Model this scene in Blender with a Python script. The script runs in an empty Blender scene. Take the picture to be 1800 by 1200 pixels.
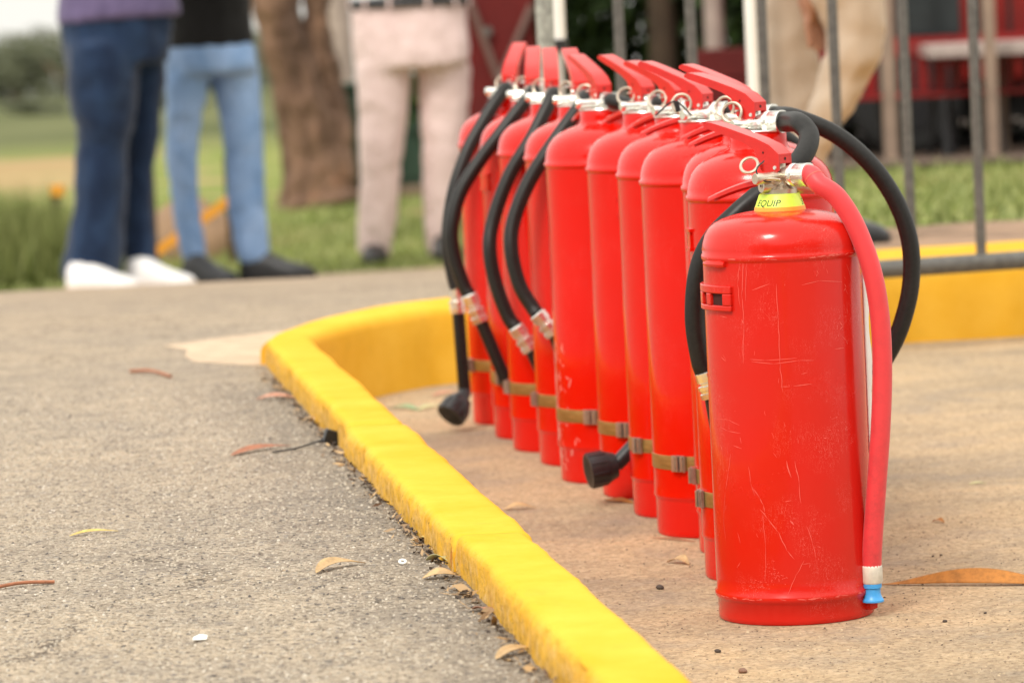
import bpy, bmesh, math, random
from math import sin, cos, pi, radians as R
from mathutils import Vector, Matrix, noise

random.seed(7)
sc = bpy.context.scene
COL = sc.collection

# ------------------------------------------------------------------ camera
CAM_H = 0.758
PITCH = math.atan(650 / 7500.0)
ROLL = R(2.7)
fw = Vector((0, cos(PITCH), -sin(PITCH)))
r0 = Vector((1, 0, 0)); u0 = r0.cross(fw)
rt = r0 * cos(ROLL) - u0 * sin(ROLL)
up = r0 * sin(ROLL) + u0 * cos(ROLL)
CPOS = Vector((0, 0, CAM_H))
cam_d = bpy.data.cameras.new('camera')
cam = bpy.data.objects.new('camera', cam_d); COL.objects.link(cam)
m = Matrix((rt, up, -fw)).transposed().to_4x4(); m.translation = CPOS
cam.matrix_world = m
cam_d.sensor_width = 36; cam_d.lens = 150
cam_d.clip_start = 0.1; cam_d.clip_end = 1000
cam_d.dof.use_dof = True
cam_d.dof.focus_distance = 4.83
cam_d.dof.aperture_fstop = 8.2
sc.camera = cam

# ------------------------------------------------------------------ world, sun, exposure
SUN_EL, SUN_AZ = 47, 207          # degrees; azimuth clockwise from +Y
w = bpy.data.worlds.new("World"); sc.world = w; w.use_nodes = True
nt = w.node_tree; nt.nodes.clear()
sky = nt.nodes.new('ShaderNodeTexSky'); sky.sky_type = 'NISHITA'; sky.sun_disc = False
sky.sun_elevation = R(SUN_EL); sky.sun_rotation = R(SUN_AZ); sky.dust_density = 4; sky.air_density = 1.0
hsv = nt.nodes.new('ShaderNodeHueSaturation'); hsv.inputs['Saturation'].default_value = 0.12
mixw = nt.nodes.new('ShaderNodeMix'); mixw.data_type = 'RGBA'; mixw.inputs[0].default_value = 0.85
# closed cloud deck: the standard overcast sky, three times brighter overhead than at the horizon
tcw = nt.nodes.new('ShaderNodeTexCoord'); sepw = nt.nodes.new('ShaderNodeSeparateXYZ'); mrw = nt.nodes.new('ShaderNodeMapRange')
mrw.inputs[1].default_value = 0; mrw.inputs[2].default_value = 1; mrw.inputs[3].default_value = 8.3; mrw.inputs[4].default_value = 15.0
vmw = nt.nodes.new('ShaderNodeVectorMath'); vmw.operation = 'SCALE'; vmw.inputs[0].default_value = (1.0, .975, .90)
nt.links.new(tcw.outputs['Generated'], sepw.inputs[0]); nt.links.new(sepw.outputs[2], mrw.inputs[0]); nt.links.new(mrw.outputs[0], vmw.inputs['Scale']); nt.links.new(vmw.outputs[0], mixw.inputs[7])
bg = nt.nodes.new('ShaderNodeBackground'); bg.inputs[1].default_value = 0.1
wo = nt.nodes.new('ShaderNodeOutputWorld')
nt.links.new(sky.outputs[0], hsv.inputs['Color']); nt.links.new(hsv.outputs[0], mixw.inputs[6])
nt.links.new(mixw.outputs[2], bg.inputs[0]); nt.links.new(bg.outputs[0], wo.inputs[0])
sd = bpy.data.lights.new('sun', 'SUN'); sd.energy = 1.5; sd.angle = R(14); sd.color = (1, .95, .86)
so = bpy.data.objects.new('sun', sd); COL.objects.link(so)
sdir = Vector((sin(R(SUN_AZ)) * cos(R(SUN_EL)), cos(R(SUN_AZ)) * cos(R(SUN_EL)), sin(R(SUN_EL))))
so.rotation_euler = sdir.to_track_quat('Z', 'Y').to_euler()
so.location = sdir * 20
vs = sc.view_settings
vs.view_transform = 'Standard'; vs.look = 'None'; vs.gamma = 1; vs.use_curve_mapping = False
vs.exposure = 0.52
sc.cycles.use_denoising = True
sc.cycles.max_bounces = 8

# ------------------------------------------------------------------ survey helpers (a sight line to a depth or to a level)
def _ray(x, y): return fw * 7500.0 + rt * (x - 900) + up * (600 - y)
def at(x, y, Y):
    r = _ray(x, y); return CPOS + r * (Y / r.y)
def onz(x, y, z):
    r = _ray(x, y); return CPOS + r * ((z - CAM_H) / r.z)
def scale_at(Y): return 7500.0 / Y

# ------------------------------------------------------------------ object helpers
def tag(o, label=None, cat=None, group=None, kind=None):
    if label: o['label'] = label
    if cat: o['category'] = cat
    if group: o['group'] = group
    if kind: o['kind'] = kind
    return o
def empty(name, loc=(0, 0, 0), rz=0, **k):
    o = bpy.data.objects.new(name, None); COL.objects.link(o)
    o.location = loc; o.rotation_euler = (0, 0, rz); o.empty_display_size = .05
    return tag(o, **k)
class MB:
    def __init__(s): s.v = []; s.f = []; s.m = []; s.cur = 0
    def add(s, vs_, fs_):
        b = len(s.v); s.v += [tuple(p) for p in vs_]
        for f in fs_: s.f.append(tuple(b + i for i in f)); s.m.append(s.cur)
    def box(s, c, d, rz=0, M=None):
        x, y, z = d[0] / 2, d[1] / 2, d[2] / 2
        P = [Vector((a, b, e)) for a in (-x, x) for b in (-y, y) for e in (-z, z)]
        if M is not None: P = [M @ p for p in P]
        elif rz: P = [Matrix.Rotation(rz, 3, 'Z') @ p for p in P]
        s.add([p + Vector(c) for p in P], [(0, 1, 3, 2), (4, 6, 7, 5), (0, 4, 5, 1), (2, 3, 7, 6), (0, 2, 6, 4), (1, 5, 7, 3)])
    def lathe(s, prof, n=48, c=(0, 0, 0), cap0=True, cap1=True):
        vs_ = []; fs_ = []
        for r_, z in prof:
            for i in range(n):
                a = 2 * pi * i / n; vs_.append((c[0] + r_ * cos(a), c[1] + r_ * sin(a), c[2] + z))
        k = len(prof)
        for j in range(k - 1):
            for i in range(n):
                i2 = (i + 1) % n; fs_.append((j * n + i, j * n + i2, (j + 1) * n + i2, (j + 1) * n + i))
        if cap0: fs_.append(tuple(range(n - 1, -1, -1)))
        if cap1: fs_.append(tuple((k - 1) * n + i for i in range(n)))
        s.add(vs_, fs_)
    def loft(s, path, radii, n=12, cap=True, ribs=0, flat=1.0, side=None):
        P = [Vector(p) for p in path]; k = len(P)
        if not hasattr(radii, '__len__'): radii = [radii] * k
        T = [(P[min(i + 1, k - 1)] - P[max(i - 1, 0)]).normalized() for i in range(k)]
        ref = Vector(side) if side is not None else (Vector((0, 0, 1)) if abs(T[0].z) < .9 else Vector((1, 0, 0)))
        vs_ = []; fs_ = []
        u = (ref - T[0] * ref.dot(T[0])).normalized()
        for i in range(k):
            u = (u - T[i] * u.dot(T[i])).normalized(); v = T[i].cross(u)
            for j in range(n):
                a = 2 * pi * j / n; rr = radii[i]
                if ribs: rr *= 1 + (.035 if ribs == 1 else .03) * (1 if j % 2 else -1)
                vs_.append(P[i] + u * (cos(a) * rr) + v * (sin(a) * rr * flat))
        for i in range(k - 1):
            for j in range(n):
                j2 = (j + 1) % n; fs_.append((i * n + j, i * n + j2, (i + 1) * n + j2, (i + 1) * n + j))
        if cap: fs_.append(tuple(range(n - 1, -1, -1))); fs_.append(tuple((k - 1) * n + j for j in range(n)))
        s.add(vs_, fs_)
    def prism(s, poly, y0, y1):          # polygon in local x,z extruded along y
        n = len(poly)
        s.add([(x, y0, z) for x, z in poly] + [(x, y1, z) for x, z in poly],
              [tuple(range(n)), tuple(range(2 * n - 1, n - 1, -1))] + [(i, i + n, (i + 1) % n + n, (i + 1) % n) for i in range(n)])
    def mesh(s, name, mats, smooth=True, ang=40):
        me = bpy.data.meshes.new(name); me.from_pydata(s.v, [], s.f)
        for mt in (mats if isinstance(mats, (list, tuple)) else [mats]): me.materials.append(mt)
        for p, mi in zip(me.polygons, s.m): p.material_index = mi
        bm = bmesh.new(); bm.from_mesh(me); bmesh.ops.recalc_face_normals(bm, faces=bm.faces)
        if smooth:
            for f in bm.faces: f.smooth = True
            for e in bm.edges:
                if len(e.link_faces) == 2 and e.calc_face_angle(0) > R(ang): e.smooth = False
        bm.to_mesh(me); bm.free()
        return me
    def build(s, name, mats, parent=None, smooth=True, ang=40, **k):
        o = bpy.data.objects.new(name, s.mesh(name, mats, smooth, ang)); COL.objects.link(o)
        if parent: o.parent = parent
        return tag(o, **k)
def link_mesh(name, me, parent=None, **k):
    o = bpy.data.objects.new(name, me); COL.objects.link(o)
    if parent: o.parent = parent
    return tag(o, **k)
def bevel(o, w_=.002, seg=2):
    b = o.modifiers.new('bevel', 'BEVEL'); b.width = w_; b.segments = seg; b.limit_method = 'ANGLE'; b.angle_limit = R(35)
    return o
def spline(pts, n=8):
    P = [Vector(p) for p in pts]; P = [P[0] * 2 - P[1]] + P + [P[-1] * 2 - P[-2]]; out = []
    for i in range(1, len(P) - 2):
        for k in range(n):
            t = k / n; a, b, c, d = P[i - 1:i + 3]
            out.append(.5 * ((2 * b) + (c - a) * t + (2 * a - 5 * b + 4 * c - d) * t * t + (3 * b - a - 3 * c + d) * t ** 3))
    out.append(P[-2]); return out
def copy_tree(o, parent=None):
    c = o.copy(); COL.objects.link(c)
    if parent: c.parent = parent
    for ch in o.children: copy_tree(ch, c)
    return c

# ------------------------------------------------------------------ materials
class NT:
    def __init__(s, name):
        s.mat = bpy.data.materials.new(name); s.mat.use_nodes = True
        s.t = s.mat.node_tree; s.b = s.t.nodes['Principled BSDF']; s.co = s.t.nodes.new('ShaderNodeTexCoord')
    def n(s, typ, ins=None, **props):
        nd = s.t.nodes.new(typ)
        for k, v in props.items(): setattr(nd, k, v)
        for k, v in (ins or {}).items():
            if hasattr(v, 'links') or isinstance(v, bpy.types.NodeSocket): s.t.links.new(v, nd.inputs[k])
            else: nd.inputs[k].default_value = v
        return nd
    def noise(s, scale, detail=4, rough=.5, vec=None, dist=0):
        return s.n('ShaderNodeTexNoise', {'Vector': vec or s.co.outputs['Object'], 'Scale': scale, 'Detail': detail, 'Roughness': rough, 'Distortion': dist})
    def vor(s, scale, feature='F1', vec=None):
        return s.n('ShaderNodeTexVoronoi', {'Vector': vec or s.co.outputs['Object'], 'Scale': scale}, feature=feature)
    def ramp(s, fac, stops):
        r_ = s.n('ShaderNodeValToRGB', {'Fac': fac}); e = r_.color_ramp.elements
        while len(e) < len(stops): e.new(.5)
        for i, (p, c) in enumerate(stops):
            e[i].position = p; e[i].color = c if len(c) == 4 else (*c, 1)
        return r_.outputs[0]
    def mix(s, f, a, b, mode='MIX'):
        nd = s.n('ShaderNodeMix', data_type='RGBA', blend_type=mode)
        for i, v in ((0, f), (6, a), (7, b)):
            if isinstance(v, bpy.types.NodeSocket): s.t.links.new(v, nd.inputs[i])
            else: nd.inputs[i].default_value = v if i == 0 else (v if len(v) == 4 else (*v, 1))
        return nd.outputs[2]
    def math(s, op, a, b=0.0, c=0.0, clamp=False):
        nd = s.n('ShaderNodeMath', operation=op, use_clamp=clamp)
        for i, v in enumerate((a, b, c)):
            if isinstance(v, bpy.types.NodeSocket): s.t.links.new(v, nd.inputs[i])
            else: nd.inputs[i].default_value = v
        return nd.outputs[0]
    def sep(s, vec=None):
        return s.n('ShaderNodeSeparateXYZ', {0: vec or s.co.outputs['Object']}).outputs
    def mapping(s, sc_, vec=None):
        return s.n('ShaderNodeMapping', {'Vector': vec or s.co.outputs['Object'], 'Scale': sc_}).outputs[0]
    def bump(s, h, strength=.5, dist=.002, normal=None):
        nd = s.n('ShaderNodeBump', {'Height': h, 'Strength': strength, 'Distance': dist})
        if normal is not None: s.t.links.new(normal, nd.inputs['Normal'])
        s.t.links.new(nd.outputs[0], s.b.inputs['Normal']); return nd.outputs[0]
    def set(s, **k):
        names = dict(col='Base Color', rough='Roughness', metal='Metallic', coat='Coat Weight', coatr='Coat Roughness', spec='Specular IOR Level', sheen='Sheen Weight', trans='Transmission Weight', sss='Subsurface Weight')
        for a, v in k.items():
            i = s.b.inputs[names[a]]
            if isinstance(v, bpy.types.NodeSocket): s.t.links.new(v, i)
            else: i.default_value = (*v, 1) if a == 'col' and len(v) == 3 else v
        return s.mat
def simple(name, col, rough=.6, metal=0, var=.15, scale=30, bumps=0, **k):
    q = NT(name); nz = q.noise(scale, 5, .6).outputs[0]
    c2 = tuple(x * (1 - var) for x in col); c1 = tuple(min(1, x * (1 + var)) for x in col)
    q.set(col=q.ramp(nz, [(.3, c2), (.7, c1)]), rough=rough, metal=metal, **k)
    if bumps: q.bump(nz, .6, bumps)
    return q.mat

def red_paint(name, col, worn=.3, rough=.24):
    q = NT(name)
    big = q.noise(7, 4, .6).outputs[0]
    c = q.mix(q.ramp(big, [(.35, (0, 0, 0)), (.75, (1, 1, 1))]), col, (col[0] * .93, col[1] * 1.4, col[2] * 1.5))
    # fine pale scuffs: thin streaks of stretched noise, kept to patches
    sv = q.mapping((60, 60, 9)); st = q.noise(4, 3, .6, sv, 1.5).outputs[0]
    line = q.math('LESS_THAN', q.math('ABSOLUTE', q.math('SUBTRACT', st, .5)), .004 * worn + .0006)
    sv2 = q.mapping((30, 30, 55)); st2 = q.noise(3, 2, .5, sv2, 1).outputs[0]
    line2 = q.math('LESS_THAN', q.math('ABSOLUTE', q.math('SUBTRACT', st2, .52)), .003 * worn)
    patch = q.ramp(q.noise(16, 3).outputs[0], [(.50, (0, 0, 0)), (.60, (1, 1, 1))])
    f = q.math('MULTIPLY', q.math('MAXIMUM', line, line2), patch)
    c = q.mix(q.math('MULTIPLY', f, .35 + .2 * worn), c, (.9, .42, .36))
    spk = q.math('GREATER_THAN', q.noise(420, 2, .5).outputs[0], .79 - .02 * worn)
    c = q.mix(q.math('MULTIPLY', spk, .5), c, (.12, .03, .02))
    rg = q.ramp(q.noise(12, 5, .65).outputs[0], [(.3, (rough * .6,) * 3), (.75, (min(1, rough * 1.35),) * 3)])
    q.set(col=c, rough=rg, coat=.14, coatr=.03, spec=.30)
    q.bump(q.noise(45, 3).outputs[0], .12, .002)
    return q.mat

M = {}
M['red'] = red_paint('red_enamel', (.70, .0055, .0015), .2, .19)
M['red_worn'] = red_paint('scuffed_red_enamel', (.64, .012, .006), .45, .24)
M['red_lever'] = simple('red_lever_coat', (.62, .014, .010), .32, var=.08, scale=60, coat=.4, spec=.3)
M['silver'] = simple('bright_cast_metal', (.86, .85, .80), .24, .9, .06, 80, .0006)
M['nickel'] = simple('dull_nickel', (.60, .53, .43), .36, .85, .12, 90, .0006)
M['black_rubber'] = simple('black_rubber', (.011, .010, .009), .42, 0, .35, 200, .0003, spec=.38)
M['black_plastic'] = simple('black_plastic', (.018, .018, .02), .38, 0, .25, 120, .0004)
M['dark_hole'] = simple('dark_opening', (.05, .008, .006), .9)
q = NT('red_rubber_hose')
hz = q.sep()[2]
grime = q.math('MULTIPLY', q.ramp(q.noise(60, 5, .7).outputs[0], [(.45, (0, 0, 0)), (.72, (1, 1, 1))]), q.n('ShaderNodeMapRange', {0: hz, 1: .42, 2: .1, 3: .05, 4: .5}).outputs[0])
q.set(col=q.mix(grime, (.74, .045, .055), (.36, .03, .035)), rough=.48, sheen=.15)
q.bump(q.noise(150, 3).outputs[0], .15, .0008); M['red_rubber'] = q.mat
q = NT('band_steel')
q.set(col=q.ramp(q.noise(40, 4, .6, q.mapping((1, 1, 8))).outputs[0], [(.3, (.34, .24, .085)), (.7, (.54, .40, .15))]), metal=.75, rough=.35); M['brass'] = q.mat
M['steel'] = simple('buckle_steel', (.52, .49, .45), .3, .85, .2, 120, .0006)
M['collar'] = simple('fluorescent_yellow_plastic', (.66, .92, .09), .4, 0, .06, 50)
M['collar_orange'] = simple('orange_plastic', (.95, .42, .05), .45, 0, .05, 50)
M['ink'] = simple('black_print', (.02, .02, .02), .6)
M['white_label'] = simple('white_card', (.85, .85, .82), .5, 0, .03, 40)
M['blue_plastic'] = simple('blue_plastic', (.06, .36, .80), .35, 0, .1, 60)
M['ivory_plastic'] = simple('ivory_plastic', (.72, .68, .60), .5, 0, .12, 120)
M['chalk'] = simple('chalky_scrape', (.78, .34, .28), .8, 0, .2, 300)
M['scratch'] = simple('bare_scratch', (.78, .11, .085), .6, 0, .12, 400)
M['galv'] = simple('weathered_galvanised_steel', (.135, .13, .12), .5, .4, .28, 70, .001)
M['galv_light'] = simple('mottled_galvanised_steel', (.34, .35, .31), .5, .3, .45, 90, .001)
M['white_metal'] = simple('white_powder_coat', (.80, .80, .77), .4, 0, .03, 30)
M['silver_tube'] = simple('satin_aluminium_tube', (.62, .60, .58), .35, .6, .05, 30)

def asphalt():
    q = NT('weathered_asphalt'); P = q.co.outputs['Object']
    v = q.vor(190); v2 = q.vor(80); v3 = q.vor(400)
    base = q.ramp(v.outputs['Color'], [(.06, (.11, .10, .095)), (.26, (.35, .30, .245)), (.65, (.475, .41, .33)), (1, (.62, .55, .46))])
    grit = q.ramp(v3.outputs['Color'], [(0, (.27, .22, .17)), (.55, (.47, .395, .30)), (1, (.62, .54, .44))])
    c = q.mix(.38, base, grit)
    v4 = q.vor(42); fl = q.math('MULTIPLY', q.math('LESS_THAN', v4.outputs['Distance'], .30), q.math('GREATER_THAN', q.sep(v4.outputs['Color'])[0], .80))
    # pale binder between stones
    stones = q.math('MULTIPLY', q.math('LESS_THAN', v2.outputs['Distance'], .32), q.math('GREATER_THAN', q.sep(v2.outputs['Color'])[0], .62))
    c = q.mix(q.math('MULTIPLY', stones, .7), c, q.ramp(q.sep(v2.outputs['Color'])[1], [(0, (.12, .115, .115)), (.7, (.26, .245, .235)), (1, (.5, .47, .43))]))
    c = q.mix(q.math('MULTIPLY', fl, .5), c, q.ramp(q.sep(v4.outputs['Color'])[2], [(0, (.13, .125, .12)), (.8, (.30, .27, .24)), (1, (.62, .56, .48))]))
    pits = q.ramp(q.noise(95, 5, .75).outputs[0], [(.35, (1, 1, 1)), (.42, (0, 0, 0))])
    c = q.mix(q.math('MULTIPLY', pits, .85), c, (.10, .08, .06))
    big = q.ramp(q.noise(1.6, 5, .6).outputs[0], [(.3, (1.0, 1.0, 1.01)), (.7, (1.24, 1.19, 1.12))])
    c = q.mix(1.0, c, big, 'MULTIPLY')
    med = q.ramp(q.noise(14, 5, .65).outputs[0], [(.3, (.76, .76, .78)), (.65, (1.06, 1.04, 1.01))])
    c = q.mix(1.0, c, med, 'MULTIPLY')
    wv = q.n('ShaderNodeVectorMath', {0: P, 1: q.n('ShaderNodeVectorMath', {0: q.noise(3.5, 5, .7).outputs[1], 'Scale': .5}, operation='SCALE').outputs[0]}, operation='ADD').outputs[0]
    ck = q.vor(.9, 'DISTANCE_TO_EDGE', wv).outputs['Distance']
    crack = q.math('MULTIPLY', q.math('LESS_THAN', ck, .0035), q.ramp(q.noise(2.3, 3).outputs[0], [(.48, (0, 0, 0)), (.56, (1, 1, 1))]))
    c = q.mix(q.math('MULTIPLY', crack, .7), c, (.07, .055, .045))
    stn = q.ramp(q.noise(4.5, 5, .7, q.mapping((1, .6, 1)), .8).outputs[0], [(.60, (0, 0, 0)), (.72, (1, 1, 1))])
    c = q.mix(q.math('MULTIPLY', stn, .28), c, (.20, .165, .135))
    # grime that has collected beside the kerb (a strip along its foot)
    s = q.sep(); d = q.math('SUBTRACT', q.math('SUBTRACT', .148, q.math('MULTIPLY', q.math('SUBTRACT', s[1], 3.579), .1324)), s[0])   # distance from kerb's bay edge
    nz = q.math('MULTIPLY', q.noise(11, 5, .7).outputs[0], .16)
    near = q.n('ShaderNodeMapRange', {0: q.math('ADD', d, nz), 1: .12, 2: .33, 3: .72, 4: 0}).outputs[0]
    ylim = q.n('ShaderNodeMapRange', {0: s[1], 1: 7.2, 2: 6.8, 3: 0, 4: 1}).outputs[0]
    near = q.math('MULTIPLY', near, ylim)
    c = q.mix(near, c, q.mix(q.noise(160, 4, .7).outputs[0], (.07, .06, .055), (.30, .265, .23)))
    # far part is dustier and browner
    far = q.n('ShaderNodeMapRange', {0: s[1], 1: 6.5, 2: 12, 3: 0, 4: .7}).outputs[0]
    c = q.mix(far, c, q.ramp(q.noise(2.2, 5, .7, q.mapping((1, .35, 1))).outputs[0], [(.3, (.42, .30, .205)), (.7, (.56, .40, .27))]))
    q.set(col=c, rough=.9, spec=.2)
    h = q.math('ADD', q.math('MULTIPLY', v.outputs['Distance'], -.6), q.math('ADD', q.math('MULTIPLY', v2.outputs['Distance'], -.5), q.math('SUBTRACT', q.noise(60, 5, .7).outputs[0], q.math('MULTIPLY', pits, .7))))
    q.bump(h, 1.0, .009)
    return q.mat
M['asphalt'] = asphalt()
def bay():
    q = NT('bay_concrete')
    v = q.vor(260); v2 = q.vor(130)
    c = q.ramp(v.outputs['Color'], [(0, (.20, .145, .095)), (.35, (.41, .295, .185)), (1, (.58, .45, .295))])
    c = q.mix(.45, c, q.ramp(v2.outputs['Color'], [(0, (.25, .19, .135)), (.5, (.44, .335, .22)), (1, (.60, .48, .34))]))
    st = q.ramp(q.noise(2.0, 6, .68, q.mapping((.8, 1.4, 1)), .6).outputs[0], [(.36, (.86, .87, .90)), (.5, (1.14, 1.12, 1.09)), (.66, (1.34, 1.27, 1.17))])
    c = q.mix(1.0, c, st, 'MULTIPLY')
    pits = q.ramp(q.noise(120, 5, .75).outputs[0], [(.35, (1, 1, 1)), (.41, (0, 0, 0))])
    grey = q.ramp(q.noise(5, 6, .7).outputs[0], [(.48, (0, 0, 0)), (.66, (1, 1, 1))])
    c = q.mix(q.math('MULTIPLY', grey, .35), c, (.24, .22, .21))
    c = q.mix(q.math('MULTIPLY', pits, .65), c, (.10, .075, .055))
    q.set(col=c, rough=.88, spec=.2)
    q.bump(q.math('ADD', q.noise(200, 5, .75).outputs[0], q.math('MULTIPLY', pits, -.7)), .8, .004)
    return q.mat
M['bay'] = bay()
def yellow():
    q = NT('yellow_kerb_paint')
    g = q.n('ShaderNodeNewGeometry'); nzz = q.sep(g.outputs['Normal'])[2]
    tex = q.noise(28, 6, .72).outputs[0]
    c = q.ramp(q.noise(6, 6, .7).outputs[0], [(.3, (.76, .40, .028)), (.7, (.86, .505, .065))])
    sm = q.ramp(q.noise(14, 6, .75, None, .6).outputs[0], [(.56, (0, 0, 0)), (.74, (1, 1, 1))])
    c = q.mix(q.math('MULTIPLY', sm, .30), c, (.50, .30, .05))
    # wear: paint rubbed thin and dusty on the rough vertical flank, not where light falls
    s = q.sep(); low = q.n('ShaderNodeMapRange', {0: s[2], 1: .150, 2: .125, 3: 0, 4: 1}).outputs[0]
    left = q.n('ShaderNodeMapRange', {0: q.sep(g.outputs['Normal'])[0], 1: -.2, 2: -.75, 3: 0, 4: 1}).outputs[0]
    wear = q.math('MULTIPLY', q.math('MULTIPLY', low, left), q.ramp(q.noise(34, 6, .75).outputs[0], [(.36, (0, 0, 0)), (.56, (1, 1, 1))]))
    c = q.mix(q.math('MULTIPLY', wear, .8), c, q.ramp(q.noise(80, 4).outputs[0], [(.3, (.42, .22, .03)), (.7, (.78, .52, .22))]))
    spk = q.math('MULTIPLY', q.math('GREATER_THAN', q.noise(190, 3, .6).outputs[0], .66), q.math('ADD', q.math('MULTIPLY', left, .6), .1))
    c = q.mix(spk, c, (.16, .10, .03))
    q.set(col=c, rough=.85, spec=.04)
    q.bump(q.math('ADD', tex, q.math('MULTIPLY', q.noise(120, 4, .7).outputs[0], .5)), q.math('ADD', .12, q.math('MULTIPLY', left, .6)), .005)
    return q.mat
M['yellow'] = yellow()
M['concrete'] = simple('pale_concrete_patch', (.52, .39, .27), .9, 0, .18, 25, .002)
M['dirt'] = simple('red_brown_dirt', (.30, .19, .12), .95, 0, .35, 9, .01)
q = NT('lawn_green')
a_ = q.ramp(q.noise(2.5, 6, .7).outputs[0], [(.3, (.11, .15, .03)), (.5, (.18, .22, .05)), (.68, (.33, .30, .13))])
a_ = q.mix(q.ramp(q.noise(1.4, 4, .6).outputs[0], [(.52, (0, 0, 0)), (.68, (1, 1, 1))]), a_, (.40, .28, .15))
sp = q.sep(); tan = q.math('MULTIPLY', q.math('LESS_THAN', sp[0], -2.55), q.math('MULTIPLY', q.n('ShaderNodeMapRange', {0: sp[1], 1: 24.5, 2: 26, 3: 0, 4: 1}).outputs[0], q.n('ShaderNodeMapRange', {0: sp[1], 1: 33, 2: 31, 3: 0, 4: 1}).outputs[0]))
a_ = q.mix(q.math('MULTIPLY', tan, .8), a_, q.ramp(q.noise(.5, 5, .65).outputs[0], [(.35, (.36, .20, .11)), (.65, (.40, .30, .15))]))
farf = q.n('ShaderNodeMapRange', {0: sp[1], 1: 30, 2: 40, 3: 0, 4: 1}).outputs[0]
a_ = q.mix(farf, a_, q.ramp(q.noise(.25, 4, .6).outputs[0], [(.35, (.075, .09, .032)), (.7, (.16, .165, .072))]))
q.set(col=a_, rough=.95, spec=.1); M['lawn'] = q.mat
M['dark_soil'] = simple('dark_leaf_soil', (.10, .065, .045), .95, 0, .3, 8, .01)  # dark brown soil tone under the chairs and hedge
def leafmat(name, c0, c1, rough=.6):
    q = NT(name); oi = q.n('ShaderNodeNewGeometry')
    q.set(col=q.ramp(oi.outputs['Random Per Island'], [(0, c0), (1, c1)]), rough=rough, spec=.25); return q.mat
M['foliage'] = leafmat('grey_green_foliage', (.05, .065, .035), (.22, .23, .14))
M['foliage_dark'] = leafmat('dark_green_foliage', (.010, .022, .006), (.055, .10, .022))
M['foliage_grass'] = leafmat('tall_grass_green', (.13, .165, .04), (.34, .36, .14))
q = NT('gum_tree_bark')
bn = q.noise(3.2, 6, .7, q.mapping((1.6, 1.6, .45)), .4).outputs[0]
q.set(col=q.ramp(bn, [(.30, (.055, .032, .022)), (.45, (.17, .092, .058)), (.56, (.27, .155, .10)), (.70, (.42, .19, .10))]), rough=.9)
q.bump(q.noise(9, 6, .7, q.mapping((2.5, 2.5, .5))).outputs[0], 1, .04); M['bark'] = q.mat
M['bark_dark'] = simple('dark_bark', (.055, .035, .02), .9, 0, .4, 5, .02)
M['pink_bark'] = simple('pale_bark', (.38, .30, .26), .9, 0, .3, 4, .02)
def cloth(name, c0, c1, sc_=9, rough=.85):
    q = NT(name)
    n1 = q.noise(sc_, 5, .6, q.mapping((1.5, 1.5, .7)), .8).outputs[0]  # stretched fade tones, also painting fold shade into the cloth colour
    q.set(col=q.ramp(n1, [(.32, c0), (.68, c1)]), rough=rough, sheen=.2, spec=.15)
    q.bump(q.noise(400, 2).outputs[0], .3, .001); return q.mat
M['dark_denim'] = cloth('dark_blue_denim', (.006, .015, .042), (.018, .040, .092))
M['light_denim'] = cloth('light_blue_denim', (.15, .27, .50), (.33, .47, .74), 5)
M['pink_cotton'] = cloth('pale_pink_cotton', (.70, .52, .50), (.82, .64, .62), 4)
M['khaki'] = cloth('beige_khaki_cotton', (.40, .315, .24), (.50, .40, .31), 5)
M['purple'] = cloth('purple_grey_cotton', (.10, .08, .17), (.15, .12, .24))
M['black_cloth'] = cloth('black_cotton', (.006, .006, .007), (.014, .014, .015))
M['sky_shirt'] = cloth('light_blue_shirt', (.45, .56, .80), (.6, .7, .9))
M['grey_shirt'] = cloth('grey_shirt', (.25, .25, .25), (.35, .35, .34))
M['skin'] = simple('skin', (.34, .17, .11), .55, 0, .1, 20)
M['hair'] = simple('dark_hair', (.02, .014, .01), .6, 0, .3, 80)
M['white_leather'] = simple('white_leather', (.82, .80, .80), .5, 0, .05, 30)
M['gum_sole'] = simple('tan_sole', (.62, .42, .24), .7)
M['black_leather'] = simple('black_leather', (.014, .014, .016), .35, 0, .3, 30)
M['belt'] = simple('dark_belt_leather', (.02, .024, .03), .5)
M['vehicle_red'] = simple('vehicle_red_paint', (.20, .005, .004), .35, 0, .25, 3)
M['dark_red'] = simple('dark_red_paint', (.12, .004, .003), .85, 0, .3, 3)
M['dark_glass'] = simple('dark_window_glass', (.02, .025, .027), .12)
M['tyre'] = simple('black_tyre', (.012, .012, .012), .8)
M['table_grey'] = simple('grey_pink_laminate', (.42, .34, .31), .55)
M['tan_wood'] = simple('tan_wood', (.27, .19, .14), .7, 0, .25, 6)
M['brace_brown'] = simple('brown_brace_steel', (.15, .085, .07), .6)
M['red_plastic'] = simple('red_plastic', (.22, .005, .005), .4)
M['green_paint'] = simple('dark_green_paint', (.028, .06, .040), .6, 0, .2, 5)
M['orange'] = simple('orange_painted_board', (.75, .31, .02), .6, 0, .15, 10)
M['cardboard'] = simple('brown_earth_mound', (.27, .17, .10), .9, 0, .25, 5, .01)

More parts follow.
